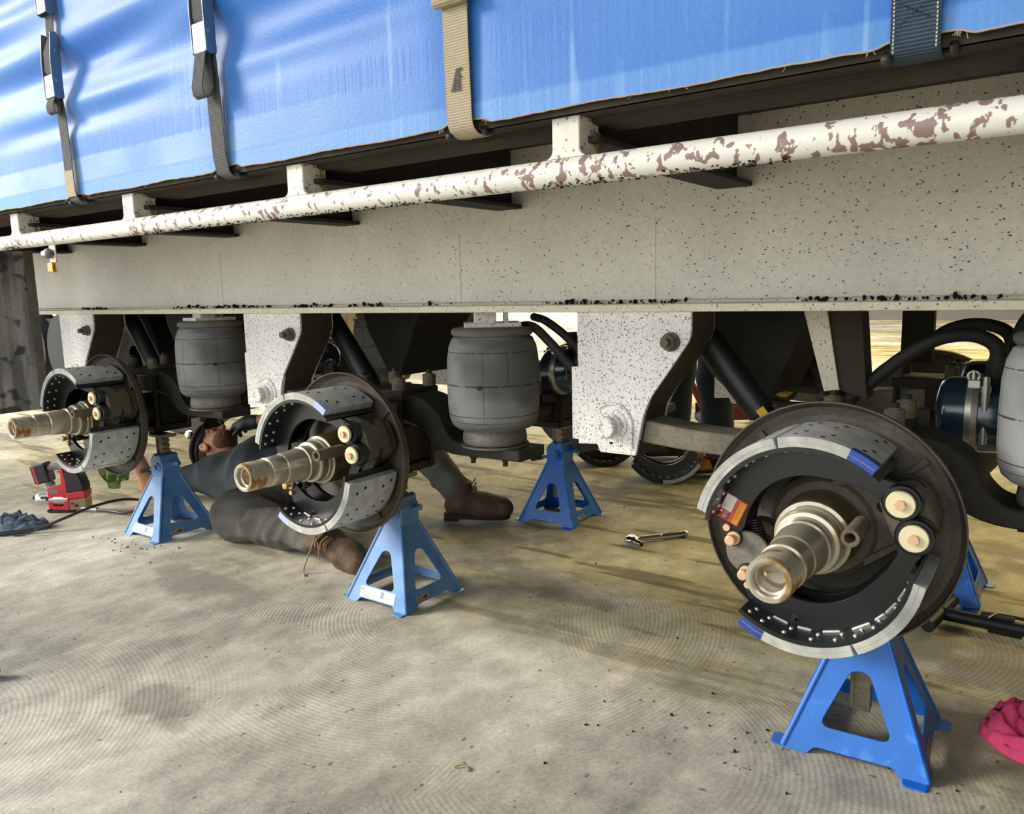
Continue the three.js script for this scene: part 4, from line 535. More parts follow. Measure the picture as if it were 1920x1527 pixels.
const paperTag = canvasTex(256, 64, (c) => { c.fillStyle = '#e9e6df'; c.fillRect(0, 0, 256, 64); c.fillStyle = '#c9c4b8'; for (let i = 0; i < 40; i++) c.fillRect((i * 53) % 250, (i * 29) % 60, 9, 3); c.fillStyle = '#d9a93a'; c.fillRect(4, 6, 22, 22); c.fillStyle = '#8d9aa6'; c.fillRect(150, 8, 26, 40); c.fillStyle = '#6d7a88'; c.fillRect(30, 52, 40, 4); });
const onPanel = (g, k) => g.rotateX(-tilt).translate(0, 0, SB).rotateY(k * Math.PI / 2);
function jackStand(label, pos, m, opts = {}) {
  const s = thing('jack_stand', label, 'jack stand', pos, null, opts.ry ?? 0); s.scale.setScalar(opts.k ?? 1);
  PANELS.forEach((g) => mesh('side_panel', g, m, s)); mesh('corner_ribs', edgesG, m, s); FEET.forEach((g) => mesh('foot', g, m, s));
  const h = mesh('head', headG, m, s); mesh('pivot_bolt', bossG, m, h); const lv = mesh('lever', leverG, m, s); mesh('lever_grip', gripG, opts.grip ?? rubber, lv, 'black lever grip');
  const c = mesh('ratchet_column', columnG, wornSteel, s, 'worn notched steel column'); mesh('saddle', saddleG, wornSteel, c); if (opts.drop) { c.position.y = -opts.drop; c.scale.y = 1; } if (opts.lift) c.position.y = opts.lift;
  mesh('name_plate', onPanel(new THREE.BoxGeometry(0.056, 0.014, 0.001).translate(-0.045, 0.03, 0.0008), 1), M({ map: standTag, roughness: 0.4 }), s, 'small brass name plate', true);
  if (opts.paper) mesh('paper_label', onPanel(new THREE.BoxGeometry(0.15, 0.034, 0.0008).translate(0.0, 0.037, 0.0006), 0), M({ map: paperTag, roughness: 0.7 }), s, 'torn white paper label', true);
  return s;
}
jackStand('saturated blue jack stand standing beside the crumpled pink rag', [0.058, 0, 0.545], standBlue, { ry: 0.065, k: 1.06, drop: 0.035 });
jackStand('pale blue jack stand with white label in front of the mechanic\'s boot', [-1.35, 0, 0.5], standLit, { paper: true, grip: M({ color: 0x5f7fae, roughness: 0.5 }), lift: 0 });
jackStand('blue jack stand whitened as if lit and with white label beside the red grease gun hose', [-2.685, 0, 0.52], standLit, { paper: true, lift: 0.012 });
jackStand('blue jack stand with black lever grip standing beside the chrome ratchet wrench', [-1.37, 0, -0.5], standBlue, { ry: 0.05 });
jackStand('blue jack stand partly hidden behind the dark T-bar handle', [0.075, 0, -0.45], standBlue, { ry: 0.0 });

// ------------------------------------------------------------------ tools and loose parts on the floor
{
  const w = thing('ratchet_wrench', 'chrome ratchet wrench with socket lying on the concrete', 'wrench', [-0.945, 0, -0.335], null, 0.93);
  mesh('head', [T(new THREE.SphereGeometry(0.026, 20, 12).scale(1.15, 0.62, 0.9), 0, 0.018, 0), cyl(0.014, 0.014, 0.006, 'y', 0, 0.03, 0, 20)], chrome, w);
  mesh('handle', [rod(V(0.012, 0.017, 0), V(0.12, 0.0145, 0), 0.0095, 14, 0.0105), T(lathe([[0, 0], [0.011, 0], [0.0122, 0.003], [0.011, 0.006], [0.011, 0.012], [0.0126, 0.016], [0.0132, 0.05], [0.0132, 0.112], [0.011, 0.12], [0, 0.121]], 'x', 20), 0.118, 0.0137, 0)], chrome, w);
  mesh('socket', [lathe([[0, -0.03], [0.009, -0.03], [0.0118, -0.028], [0.0122, 0.012], [0.0095, 0.016], [0, 0.016]], 'z', 20).scale(1, 1, -1).translate(0, 0.0125, 0.026).rotateY(0.25)], chrome, w, 'chrome socket'); mesh('socket_mouth', cyl(0.0085, 0.0085, 0.001, 'z', 0, 0.0125, 0.0563, 6).rotateY(0.25), holeDark, w);
}
{
  const n = thing('impact_socket', 'small dark steel socket lying alone on bare concrete', 'socket', [-1.87, 0, 1.515], null, 0.7);
  mesh('barrel', [lathe([[0.013, 0.0], [0.0175, 0.0], [0.0185, 0.002], [0.0185, 0.016], [0.0165, 0.02], [0.0165, 0.038], [0.012, 0.04], [0, 0.04]], 'x', 24).translate(-0.02, 0.0182, 0)], castDark, n); mesh('hex_recess', [cyl(0.0135, 0.0135, 0.001, 'x', -0.0192, 0.0182, 0, 6)], holeDark, n);
}
{
  const h = thing('tee_bar', 'dark steel T-bar lying across the floor with a cable along it', 'steel bar', [0.12, 0, -0.17], null, -0.03);
  const st = dirtyMetal(0x23282d, 0.45, 0.4);
  mesh('main_bar', [rod(V(0, 0.028, 0), V(1.1, 0.034, 0.02), 0.0185, 20), rod(V(0.12, 0.014, 0), V(0.2, 0.014, 0.002), 0.013, 10)], st, h);
  mesh('cross_bar', [rod(V(-0.012, 0.028, 0.118), V(0.016, 0.030, -0.122), 0.0175, 20)], st, h); mesh('bar_end_hole', [cyl(0.004, 0.004, 0.001, 'z', -0.0125, 0.028, 0.1185, 10)], holeDark, h);
  mesh('cable', [tube([[0.1, 0.05, -0.006], [0.16, 0.053, -0.012], [0.22, 0.05, -0.02], [0.3, 0.055, -0.03], [0.5, 0.05, -0.02]], 0.005, 24, 8), box(0.06, 0.012, 0.02, 0.15, 0.049, -0.006, 0.003)], rubber, h, 'black cable tied along the bar'); mesh('cable_tie', [tube([[0.12, 0.047, 0.012], [0.135, 0.058, 0.0], [0.14, 0.05, -0.016]], 0.002, 8, 6)], M({ color: 0xc7b7a0, roughness: 0.5 }), h);
}
// discarded brake shoes behind the trailer
[['glossy black brake shoe lying lining down with one lining edge coloured as if lit', [-1.26, 0, -1.33], 0.42, 0.02], ['glossy black brake shoe lying half hidden under the speckled hanger', [-1.72, 0, -1.5], 0.75, 0.1]].forEach(([label, pos, ry, tl], i) => {
  const t = thing('loose_brake_shoe', label, 'brake shoe', pos, null, ry), o = SHOE.up, mv = (g) => { const h = g.clone().rotateZ(160 * D + tl).translate(0, 0.206, -0.77); h.userData = { done: true }; return h; };
  mesh('shoe_table', mv(o.table), blackPaint, t); mesh('shoe_web', mv(o.web1), blackPaint, t); mesh('shoe_web', mv(o.web2), blackPaint, t); mesh('anchor_eye', mv(o.eye), blackPaint, t); mesh('rivets', mv(o.rivets), rivetMat, t).userData.kind = 'stuff';
  for (let k = 0; k < 2; k++) { mesh('lining', mv(o.lin[k]), M({ color: 0x3c3d3c, roughness: 0.7, map: grime3 }), t, 'dark worn lining'); mesh('lining_edge', mv(o.edge[k]), i || !k ? castDark : liningEdge, t); }  // one edge kept pale: light on it painted into the colour
  mesh('anchor_pin', mv(o.bolt), goldZinc, t);
});
// cloths: crumpled rags as folded height fields with an underside
function crumple(sx, sz, h, seed, n = 56) {
  const pos = [], idx = [], top = (u, v) => { const a = Math.atan2(v, u), r0 = Math.hypot(u, v), edge = 0.86 + 0.22 * (vn(a * 1.3 + 20 + seed, seed, 256, 256, 2) - 0.5), r = r0 / edge; const warp = vn(u * 1.8 + seed, v * 1.8 + 7, 256, 256, 3), w2 = vn(u * 4 + seed + 30, v * 4 + 11, 256, 256, 6), fold = Math.pow(Math.abs(Math.sin((Math.hypot(u + 0.25, v - 0.1) * 3.2 + 0.5 * a + 1.6 * warp + 0.5 * w2) * 3.1)), 0.7), f2 = Math.pow(Math.abs(Math.sin((u * 1.2 - v * 0.7 + 1.8 * warp + 0.8 * w2) * 5.2)), 1.5); return Math.max(0.0015, h * Math.pow(Math.max(0, 1 - r * r), 0.55) * (0.34 + 0.5 * fold + 0.26 * f2 + 0.4 * (vn(u * 3 + seed, v * 3, 256, 256, 5) - 0.5))); };
  for (let j = 0; j <= n; j++) for (let i = 0; i <= n; i++) { const q = j / n, a = i / n * 2 * Math.PI, e = 0.86 + 0.22 * (vn(Math.atan2(Math.sin(a), Math.cos(a)) * 1.3 + 20 + seed, seed, 256, 256, 2) - 0.5), r = q * e * 1.02, u = r * Math.cos(a), v = r * Math.sin(a); pos.push(u * sx, q > 0.999 ? 0.0005 : top(u, v), v * sz); if (i && j) { const w = n + 1, k = j * w + i; idx.push(k, k - w, k - 1, k - w, k - w - 1, k - 1); } }
  const g = new THREE.BufferGeometry(); g.setAttribute('position', new THREE.Float32BufferAttribute(pos, 3)); g.setIndex(idx); g.computeVertexNormals(); return g;
}
const clothBump = tex(256, 256, (u, v, o) => { o[0] = o[1] = o[2] = 128 + 60 * (Math.sin(u * 128 * Math.PI) * Math.sin(v * 128 * Math.PI)) + 60 * (fbm(u, v, 3, 8, 8, 3) - 0.5); }, false, 8, 8);
const stained = (a, b, seed, th = 0.5) => M({ map: tex(256, 256, (u, v, o) => { const k = sstep(th - 0.03, th + 0.07, fbm(u, v, 4, 3, 5, seed)), c = 1 + 0.2 * (fbm(u, v, 3, 16, 16, seed + 2) - 0.5); for (let q = 0; q < 3; q++) o[q] = lerp(a[q] * c, b[q], k); }, true, 5, 5), bumpMap: clothBump, bumpScale: 0.001, roughness: 0.95, sheen: 0.3 });
{
  const r = single('pink_rag', crumple(0.135, 0.125, 0.08, 3.3, 110), stained([222, 74, 118], [70, 20, 36], 31, 0.5), 'crumpled grease stained pink red rag on the floor', 'rag'); r.position.set(0.375, 0, 0.375); r.rotation.y = 0.4;
  const b = single('blue_grey_rag', crumple(0.15, 0.07, 0.07, 8.1, 80), stained([108, 124, 142], [70, 82, 98], 37, 0.55), 'small blue grey rag lying beside the thin black hose', 'rag'); b.position.set(-3.30, 0, 0.86); b.rotation.y = 0.55;
}
// cordless grease gun
{
  const g = thing('grease_gun', 'red and black cordless grease gun standing on the floor', 'grease gun', [-3.40, 0, 0.62], null, 0.62);
  const red = M({ color: 0xd02838, roughness: 0.4, clearcoat: 0.3 }), blk = M({ color: 0x1d1c1e, roughness: 0.5 }), alu = M({ color: 0xc9c7c2, roughness: 0.35, metalness: 0.8 }), greyP = M({ color: 0x77777a, roughness: 0.55 });
  mesh('motor_housing', [prism(rounded([[-0.062, 0.02], [0.036, 0.012], [0.034, 0.128], [0.02, 0.215], [0.008, 0.215], [0.006, 0.14], [-0.062, 0.122]], 0.008), -0.03, 0.03, [rounded([[-0.038, 0.035], [0.012, 0.03], [0.012, 0.076], [-0.038, 0.08]], 0.012)], 0.003)], red, g, 'red motor housing');
  const hd = mesh('gear_head', [prism(rounded([[0.022, 0.094], [0.112, 0.102], [0.112, 0.13], [0.09, 0.195], [0.055, 0.222], [0.026, 0.222]], 0.012), -0.032, 0.032, [], 0.006)], blk, g, 'black rubber covered head'); mesh('red_band', [prism(rounded([[0.03, 0.066], [0.113, 0.075], [0.113, 0.106], [0.03, 0.096]], 0.005), -0.034, 0.034, [], 0.004)], red, hd);
  const pb = mesh('pump_block', [prism(rounded([[0.034, 0.012], [0.112, 0.018], [0.113, 0.074], [0.034, 0.064]], 0.008), -0.028, 0.028, [], 0.003)], M({ color: 0x9c8e6c, metalness: 0.7, roughness: 0.4 }), g, 'cast pump block'); mesh('pump_screws', [cyl(0.005, 0.005, 0.004, 'z', 0.05, 0.045, 0.029, 10), cyl(0.007, 0.007, 0.006, 'z', 0.068, 0.035, 0.03, 12)], blk, pb);
  mesh('barrel', [lathe([[0, -0.128], [0.018, -0.128], [0.028, -0.122], [0.031, -0.11], [0.031, 0.03], [0, 0.03]], 'x', 28).translate(0, 0.064, 0.0)], alu, g, 'silver grease barrel'); mesh('plunger_knob', [cyl(0.009, 0.009, 0.018, 'x', -0.135, 0.07, 0, 14)], blk, g); mesh('barrel_vents', [box(0.03, 0.012, 0.004, -0.078, 0.076, 0.03), box(0.012, 0.016, 0.004, -0.064, 0.07, 0.031)], blk, g);
  mesh('handle', [tube([[-0.08, 0.19, 0], [-0.055, 0.212, 0], [-0.02, 0.218, 0], [0.018, 0.212, 0]], 0.017, 16, 12), tube([[-0.07, 0.19, 0], [-0.064, 0.15, 0], [-0.055, 0.125, 0]], 0.02, 10, 10)], greyP, g, 'grey rubber handle'); mesh('trigger', [prism(rounded([[-0.02, 0.196], [0.012, 0.192], [0.012, 0.178], [-0.002, 0.184]], 0.004), -0.008, 0.008)], red, g);
  const bt = mesh('battery', [box(0.072, 0.092, 0.062, 0, 0, 0, 0.008).rotateZ(0.22).translate(-0.088, 0.188, 0)], blk, g, 'black battery pack'); mesh('battery_band', [box(0.014, 0.088, 0.064, -0.02, -0.004, 0, 0.004).rotateZ(0.22).translate(-0.088, 0.188, 0)], red, bt);
  mesh('label_plate', [box(0.042, 0.022, 0.001, -0.03, 0.105, 0.0305, 0)], greyP, g); mesh('foot_rail', [box(0.11, 0.01, 0.05, -0.012, 0.006, 0, 0.003), cyl(0.012, 0.012, 0.05, 'z', 0.028, 0.013, 0, 14), cyl(0.008, 0.008, 0.05, 'z', -0.066, 0.01, 0, 12)], blk, g);
  mesh('outlet_coupling', [rod(V(0.09, 0.02, 0.02), V(0.165, 0.014, 0.03), 0.012, 16), rod(V(0.165, 0.014, 0.03), V(0.178, 0.013, 0.032), 0.007, 12)], alu, g, 'silver hose coupling');
  const hp = [[-3.24, 0.014, 0.545], [-3.16, 0.012, 0.525], [-3.08, 0.012, 0.50], [-3.04, 0.025, 0.452], [-3.045, 0.05, 0.43], [-3.09, 0.07, 0.48], [-3.07, 0.08, 0.648], [-3.10, 0.05, 0.76], [-3.168, 0.012, 0.864], [-3.242, 0.010, 0.959], [-3.31, 0.010, 1.02]];
  single('grease_hose', [tube(hp, 0.0062, 120, 10), ...caps(hp, 0.0062), rod(V(-3.168, 0.012, 0.864), V(-3.245, 0.010, 0.962), 0.009, 12)], M({ color: 0x24262a, roughness: 0.35 }), 'thin black grease hose looping from the red grease gun', 'hose');
  single('metal_strip', [tube([[-3.185, 0.004, 0.93], [-3.15, 0.006, 0.90], [-3.12, 0.02, 0.875], [-3.105, 0.024, 0.862]], 0.003, 12, 6)], castDark, 'short bent dark metal strip poking from under the hose', 'scrap');
}
// scattered grit on the slab
{
  const r = rng(91), n = 420, im = new THREE.InstancedMesh(new THREE.IcosahedronGeometry(0.004, 0), M({ color: 0x2a2520, roughness: 1 }), n), m4 = new THREE.Matrix4(), q = new THREE.Quaternion();
  for (let i = 0; i < n; i++) { const k = r(); let x, z; if (k < 0.3) { x = -2.62 + 0.35 * (r() + r() - 1); z = 0.72 + 0.12 * (r() + r() - 1); } else if (k < 0.5) { x = -0.1 + 0.5 * (r() + r() - 1); z = 0.75 + 0.2 * (r() - 0.5); } else { x = -3.4 + 3.9 * r(); z = -1.2 + 2.9 * r(); } const s = 0.15 + 0.9 * r() ** 4; q.setFromEuler(new THREE.Euler(r() * 6, r() * 6, r() * 6)); m4.compose(V(x, 0.001 * s, z), q, V(s * 1.5, s * 0.7, s)); im.setMatrixAt(i, m4); }
  im.name = 'floor_grit'; im.userData = { kind: 'stuff', label: 'dark crumbs of dried dirt scattered over the concrete', category: 'grit' }; im.castShadow = im.receiveShadow = true; scene.add(im);
  single('dry_stalk', tube([[-0.605, 0.003, 1.14], [-0.595, 0.006, 1.128], [-0.58, 0.004, 1.126], [-0.572, 0.003, 1.133]], 0.0018, 12, 6), M({ color: 0x9a8450, roughness: 0.9 }), 'tiny curled dry yellow stalk on the bare floor', 'stalk');
}
// behind the trailer: red stand, capped fitting, pale wheel and slatted grille
{
  const rm = M({ color: 0x7e1f22, roughness: 0.5, map: grime3 });
  const rs = thing('red_floor_jack', 'dark red floor jack seen behind the third hanger', 'floor jack', [-1.52, 0, -3.05], null, 0.6);
  mesh('side_frame', [box(0.5, 0.1, 0.012, 0, 0.1, 0.1), box(0.5, 0.1, 0.012, 0, 0.1, -0.1)], rm, rs); mesh('lift_arm', [rod(V(-0.18, 0.1, 0), V(0.16, 0.36, 0), 0.035, 10), cyl(0.06, 0.06, 0.03, 'y', 0.16, 0.38, 0)], rm, rs); for (const x of [-0.2, 0.2]) mesh('wheel', cyl(0.05, 0.05, 0.26, 'z', x, 0.05, 0, 20), castDark, rs); mesh('handle_socket', rod(V(-0.2, 0.1, 0), V(-0.3, 0.3, 0), 0.025, 10), rm, rs);
  const fit = thing('air_fitting', 'round fitting with yellow cap and red collar above the third trailing arm', 'fitting', [-0.345, 0.655, -0.2], null, 0.62);
  mesh('body', [cyl(0.05, 0.05, 0.14, 'z', 0, 0, -0.08, 28), box(0.3, 0.07, 0.05, 0.1, 0.01, -0.1)], underBrown, fit); mesh('cap', lathe([[0, 0.012], [0.02, 0.012], [0.03, 0.006], [0.034, -0.006], [0.034, -0.012]].reverse(), 'z', 28), M({ color: 0xd9b84a, roughness: 0.6, map: grime3 }), fit, 'dirty yellow cap'); mesh('collar', [cyl(0.012, 0.012, 0.03, 'x', -0.05, -0.005, 0, 12), box(0.05, 0.03, 0.02, 0.14, 0.05, -0.05)], M({ color: 0xa6261f, roughness: 0.5 }), fit, 'red collar');
  const wh = thing('pale_wheel', 'pale dusty wheel rim standing behind the bluish air spring', 'wheel', [-4.85, 0.42, -0.95], null, 0.5);
  mesh('tyre', lathe([[0.27, -0.11], [0.40, -0.12], [0.42, -0.08], [0.42, 0.08], [0.40, 0.12], [0.27, 0.11]], 'z', 48), M({ color: 0x77766f, roughness: 0.9, map: grime1 }), wh, 'dust covered tyre'); mesh('rim', [lathe([[0.27, 0.10], [0.25, 0.07], [0.14, 0.03], [0.1, 0.05], [0, 0.06]], 'z', 48)], pistonMat, wh); mesh('wheel_nuts', Array.from({ length: 10 }, (_, i) => hex(0.014, 0.03, 'z', 0.17 * Math.cos(i * 0.628), 0.17 * Math.sin(i * 0.628), 0.06)).flat(), castDark, wh);
  const gr = thing('slatted_grille', 'pale slatted grille standing far behind the first axle', 'grille', [-5.75, 0, -1.55], null, 0.62);
  mesh('frame', [box(0.04, 1.1, 0.03, -0.3, 0.55, 0), box(0.04, 1.1, 0.03, 0.3, 0.55, 0), box(0.64, 0.04, 0.03, 0, 0.02, 0), box(0.64, 0.04, 0.03, 0, 1.08, 0)], pistonMat, gr); for (let i = 0; i < 18; i++) mesh('slat', box(0.56, 0.04, 0.012, 0, 0.08 + i * 0.056, 0.0), armGrey, gr);
  const pv = thing('parked_trailer', 'dark parked trailer frame far behind the mud flap', 'trailer', [-9.6, 0, -2.3]);
  mesh('frame_beam', [box(1.6, 0.25, 0.2, 0, 0.65, 0), box(1.6, 0.04, 0.3, 0, 0.9, 0)], underDark, pv); for (const x of [-0.5, 0.4]) mesh('wheel', cyl(0.42, 0.42, 0.25, 'z', x, 0.42, 0.1, 32), rubber, pv); mesh('lamp_frame', [box(0.14, 0.012, 0.01, 0.3, 0.8, 0.16), box(0.14, 0.012, 0.01, 0.3, 0.62, 0.16), box(0.012, 0.19, 0.01, 0.235, 0.71, 0.16), box(0.012, 0.19, 0.01, 0.365, 0.71, 0.16)], pistonMat, pv);
  const sd = thing('screwdriver', 'screwdriver with dark red handle leaning between the loose shoe and the tan boot', 'screwdriver', [0, 0, 0]);
  mesh('handle', [lathe([[0, 0], [0.014, 0.002], [0.0175, 0.012], [0.0175, 0.08], [0.012, 0.1], [0.015, 0.112], [0.008, 0.12], [0, 0.12]], 'x', 16).rotateZ(Math.PI).rotateY(0.12).translate(-0.97, 0.122, -1.44)], M({ color: 0x3a0d12, roughness: 0.35 }), sd, 'dark red handle'); mesh('shaft', rod(V(-1.085, 0.121, -1.426), V(-1.185, 0.113, -1.412), 0.004, 8), chrome, sd);
}
// ------------------------------------------------------------------ people
const skin = M({ color: 0xc9906f, roughness: 0.6, map: tex(256, 256, (u, v, o) => { const a = fbm(u, v, 4, 8, 8, 5), b = vn(u * 90, v * 90, 90, 90, 2), c = 225 + 50 * (a - 0.5) + 16 * (b - 0.5); o[0] = c; o[1] = c * 0.97; o[2] = c * 0.94; }, true, 6, 6) });
const cloth = (c, seed) => M({ map: tex(256, 256, (u, v, o) => { const a = fbm(u, v, 5, 5, 5, seed), b = vn(u * 128, v * 128, 128, 128, 2), k = 1 + 0.5 * (a - 0.5) + 0.14 * (b - 0.5); for (let q = 0; q < 3; q++) o[q] = c[q] * k; }, true, 3, 3), bumpMap: clothBump, bumpScale: 0.0006, roughness: 0.9, sheen: 0.2 });
const shirtMat = cloth([54, 60, 66], 3), trouserMat = cloth([92, 88, 82], 7), navyMat = cloth([28, 36, 52], 9);
const leather = M({ map: tex(256, 256, (u, v, o) => { const a = fbm(u, v, 5, 6, 6, 13), k = 1 + 0.7 * (a - 0.5); o[0] = 80 * k; o[1] = 61 * k; o[2] = 45 * k; }, true, 6, 6), bumpMap: bumpFine, bumpScale: 0.002, roughness: 0.75 });
const tanLeather = M({ map: tex(256, 256, (u, v, o) => { const a = fbm(u, v, 5, 6, 6, 15), k = 1 + 0.5 * (a - 0.5); o[0] = 196 * k; o[1] = 128 * k; o[2] = 58 * k; }, true, 6, 6), bumpMap: bumpFine, bumpScale: 0.002, roughness: 0.65 });
const soleMat = M({ color: 0x2b2622, roughness: 0.9 }), laceMat = M({ color: 0x9a7b58, roughness: 0.9 }), capMat = cloth([22, 22, 24], 21), gloveMat = M({ color: 0x121314, roughness: 0.6 });
const unite = (cones, k) => (x, y, z) => { let d = 1e3; for (const [a, b, ra, rb, kk] of cones) d = smin(d, cone(x, y, z, a, b, ra, rb), kk ?? k); return d; };
const boundsOf = (cones, pad) => { const lo = [1e3, 1e3, 1e3], hi = [-1e3, -1e3, -1e3]; for (const [a, b, ra, rb] of cones) for (const [p, r] of [[a, ra], [b, rb]]) for (let q = 0; q < 3; q++) { lo[q] = Math.min(lo[q], p[q] - r - pad); hi[q] = Math.max(hi[q], p[q] + r + pad); } return [lo, hi]; };
function figure(cones, k, cell, wrinkle, cut) { const f = unite(cones, k), [lo, hi] = boundsOf(cones, 0.035); return nets((x, y, z) => { let d = f(x, y, z); if (wrinkle && Math.abs(d) < 0.05) d += wrinkle(x, y, z); if (cut) d = Math.max(d, cut(x, y, z)); return d; }, lo, hi, cell); }
// a hand: palm, four fingers of three bones, thumb from the side of the palm
function handCones(w, dir, nrm, side, curl = 0.5, grow = 0) {
  const d = V(...dir).normalize(), n = V(...nrm).normalize(), s = V().crossVectors(d, n).normalize().multiplyScalar(side); n.crossVectors(s, d).multiplyScalar(side).normalize(); const at = (f, a, b) => { const p = V(...w).addScaledVector(d, f).addScaledVector(s, a).addScaledVector(n, b); return [p.x, p.y, p.z]; };
  const c = [[at(-0.02, 0, 0), at(0.03, 0, 0), 0.026 + grow, 0.03 + grow, 0.03], [at(0.02, 0.022, 0), at(0.085, 0.028, 0), 0.019 + grow, 0.016 + grow, 0.03], [at(0.02, -0.018, 0), at(0.078, -0.03, 0), 0.02 + grow, 0.016 + grow, 0.03], [at(0.03, 0, 0), at(0.088, 0, 0), 0.02 + grow, 0.016 + grow, 0.03]];
  [[0.03, 0.088, 0.072], [0.010, 0.094, 0.080], [-0.011, 0.089, 0.075], [-0.031, 0.080, 0.058]].forEach(([a, f, L], i) => { let p = [f, a, 0], ang = curl * (0.55 + 0.1 * i); [0.45, 0.32, 0.26].forEach((q, j) => { const e = [p[0] + L * q * Math.cos(ang), p[1] + (a * 0.12) * q, p[2] - L * q * Math.sin(ang)]; const r = 0.0098 - j * 0.0009 + grow; c.push([at(...p), at(...e), r, r - 0.0007, 0.006]); p = e; ang += curl * 0.75; }); });
  const t0 = [0.022, 0.03, -0.004], t1 = [0.052, 0.055, -0.02], t2 = [0.082, 0.058, -0.034]; c.push([at(...t0), at(...t1), 0.0135 + grow, 0.011 + grow, 0.012], [at(...t1), at(...t2), 0.011 + grow, 0.009 + grow, 0.006]); return c;
}
// head in its own frame (x right, y crown, z face) placed by a basis
function headGeo(o, up, face, k = 1) {
  const U = V(...up).normalize(), F = V(...face); F.addScaledVector(U, -F.dot(U)).normalize(); const X = V().crossVectors(U, F);
  const el = (x, y, z, c, r) => { const a = (x - c[0]) / r[0], b = (y - c[1]) / r[1], e = (z - c[2]) / r[2], q = Math.hypot(a, b, e); return (q - 1) * Math.min(...r); };
  const f = (x, y, z) => { const ax = Math.abs(x); let d = el(x, y, z, [0, 0.035, -0.012], [0.077, 0.1, 0.097]); d = smin(d, el(x, y, z, [0, -0.055, 0.028], [0.058, 0.066, 0.066]), 0.04); d = smin(d, cone(x, y, z, [0, -0.06, -0.03], [0, -0.15, -0.045], 0.055, 0.058), 0.03); d = smin(d, cone(x, y, z, [0, 0.012, 0.088], [0, -0.028, 0.108], 0.009, 0.014), 0.016); d = smin(d, cone(ax, y, z, [0.01, 0.03, 0.083], [0.045, 0.028, 0.068], 0.01, 0.01), 0.02); d = smin(d, el(ax, y, z, [0.079, -0.008, -0.008], [0.011, 0.034, 0.021]), 0.008); d = Math.max(d, -el(ax, y, z, [0.089, -0.004, 0.0], [0.008, 0.02, 0.012])); d = Math.max(d, -el(ax, y, z, [0.03, 0.008, 0.094], [0.017, 0.011, 0.012])); d = smin(d, el(ax, y, z, [0.03, 0.006, 0.077], [0.0125, 0.0125, 0.0125]), 0.003); d = smin(d, cone(x, y, z, [-0.02, -0.06, 0.084], [0.02, -0.06, 0.084], 0.008, 0.008), 0.01); d = Math.max(d, -cone(x, y, z, [-0.022, -0.0605, 0.095], [0.022, -0.0605, 0.095], 0.0025, 0.0025)); return d; };
  const mat = new THREE.Matrix4().makeBasis(X, U, F).setPosition(...o); const place = (g) => g.applyMatrix4(new THREE.Matrix4().makeScale(k, k, k)).applyMatrix4(mat);
  const shell = (test, grow, cell = 0.006) => place(nets((x, y, z) => Math.max(Math.min(el(x, y, z, [0, 0.035, -0.012], [0.077 + grow, 0.1 + grow, 0.097 + grow]), el(x, y, z, [0, -0.055, 0.028], [0.058 + grow, 0.066 + grow, 0.066 + grow])), test(x, y, z)), [-0.12, -0.17, -0.15], [0.12, 0.17, 0.16], cell));
  return { head: place(nets(f, [-0.12, -0.2, -0.14], [0.12, 0.17, 0.14], 0.0042)), shell, place };
}
function boot(parent, A, d, u, m, laces) {
  const dd = V(...d).normalize(), uu = V(...u); uu.addScaledVector(dd, -uu.dot(dd)).normalize(); const ss = V().crossVectors(dd, uu), P = (f, h, s = 0) => { const p = V(...A).addScaledVector(dd, f).addScaledVector(uu, h).addScaledVector(ss, s); return [p.x, p.y, p.z]; };
  const c = [[P(-0.012, 0.075), P(-0.005, 0.0), 0.052, 0.05], [P(-0.04, -0.045), P(0.08, -0.04), 0.042, 0.046], [P(0.02, -0.02), P(0.11, -0.045), 0.046, 0.042], [P(0.1, -0.052, 0.012), P(0.175, -0.056, 0.006), 0.044, 0.04], [P(0.12, -0.052, -0.014), P(0.165, -0.056, -0.008), 0.04, 0.038]];
  const cut = (x, y, z) => { const h = (x - A[0]) * uu.x + (y - A[1]) * uu.y + (z - A[2]) * uu.z; return Math.max(-h - 0.082, h - 0.062); };
  const b = mesh('boot', figure(c, 0.035, 0.006, (x, y, z) => 0.006 * (n3(x * 42, y * 42, z * 42) - 0.5), cut), m, parent, 'worn leather work boot');
  const q = new THREE.Matrix4().makeBasis(dd, uu, ss).setPosition(...A), so = rounded([[-0.085, -0.03, 0.03], [-0.085, 0.03, 0.03], [0.02, 0.034, 0.04], [0.12, 0.05, 0.05], [0.205, 0.036, 0.045], [0.205, -0.036, 0.045], [0.12, -0.048, 0.05], [0.02, -0.034, 0.04]], 0.03, 5);
  const slab = [prism(so, 0, 0.02, [], 0.003).rotateX(-Math.PI / 2).translate(0, -0.098, 0), prism(rounded([[-0.084, -0.03], [-0.084, 0.03], [-0.02, 0.03], [-0.02, -0.03]], 0.015), 0, 0.012).rotateX(-Math.PI / 2).translate(0, -0.108, 0)]; mesh('sole', slab.map((g) => flat(g).applyMatrix4(q)), soleMat, b, 'dark rubber sole');
  const L = []; for (let i = 0; i < 6; i++) { const f = 0.045 + (i < 3 ? 0.028 * (2 - i) : 0.002 * (5 - i)), h = i < 3 ? 0.012 - 0.026 * (1 - i) - 0.004 : 0.028 + 0.022 * (i - 3); L.push(tube([P(f + 0.004, h - 0.012, -0.026), P(f + 0.014, h + 0.006, 0), P(f + 0.004, h - 0.012, 0.026)], 0.0032, 8, 6)); } if (laces) for (const g of laces) L.push(tube(g, 0.0026, 20, 6)); mesh('laces', L, laceMat, b, 'tan boot laces').userData.kind = 'stuff';
  return b;
}
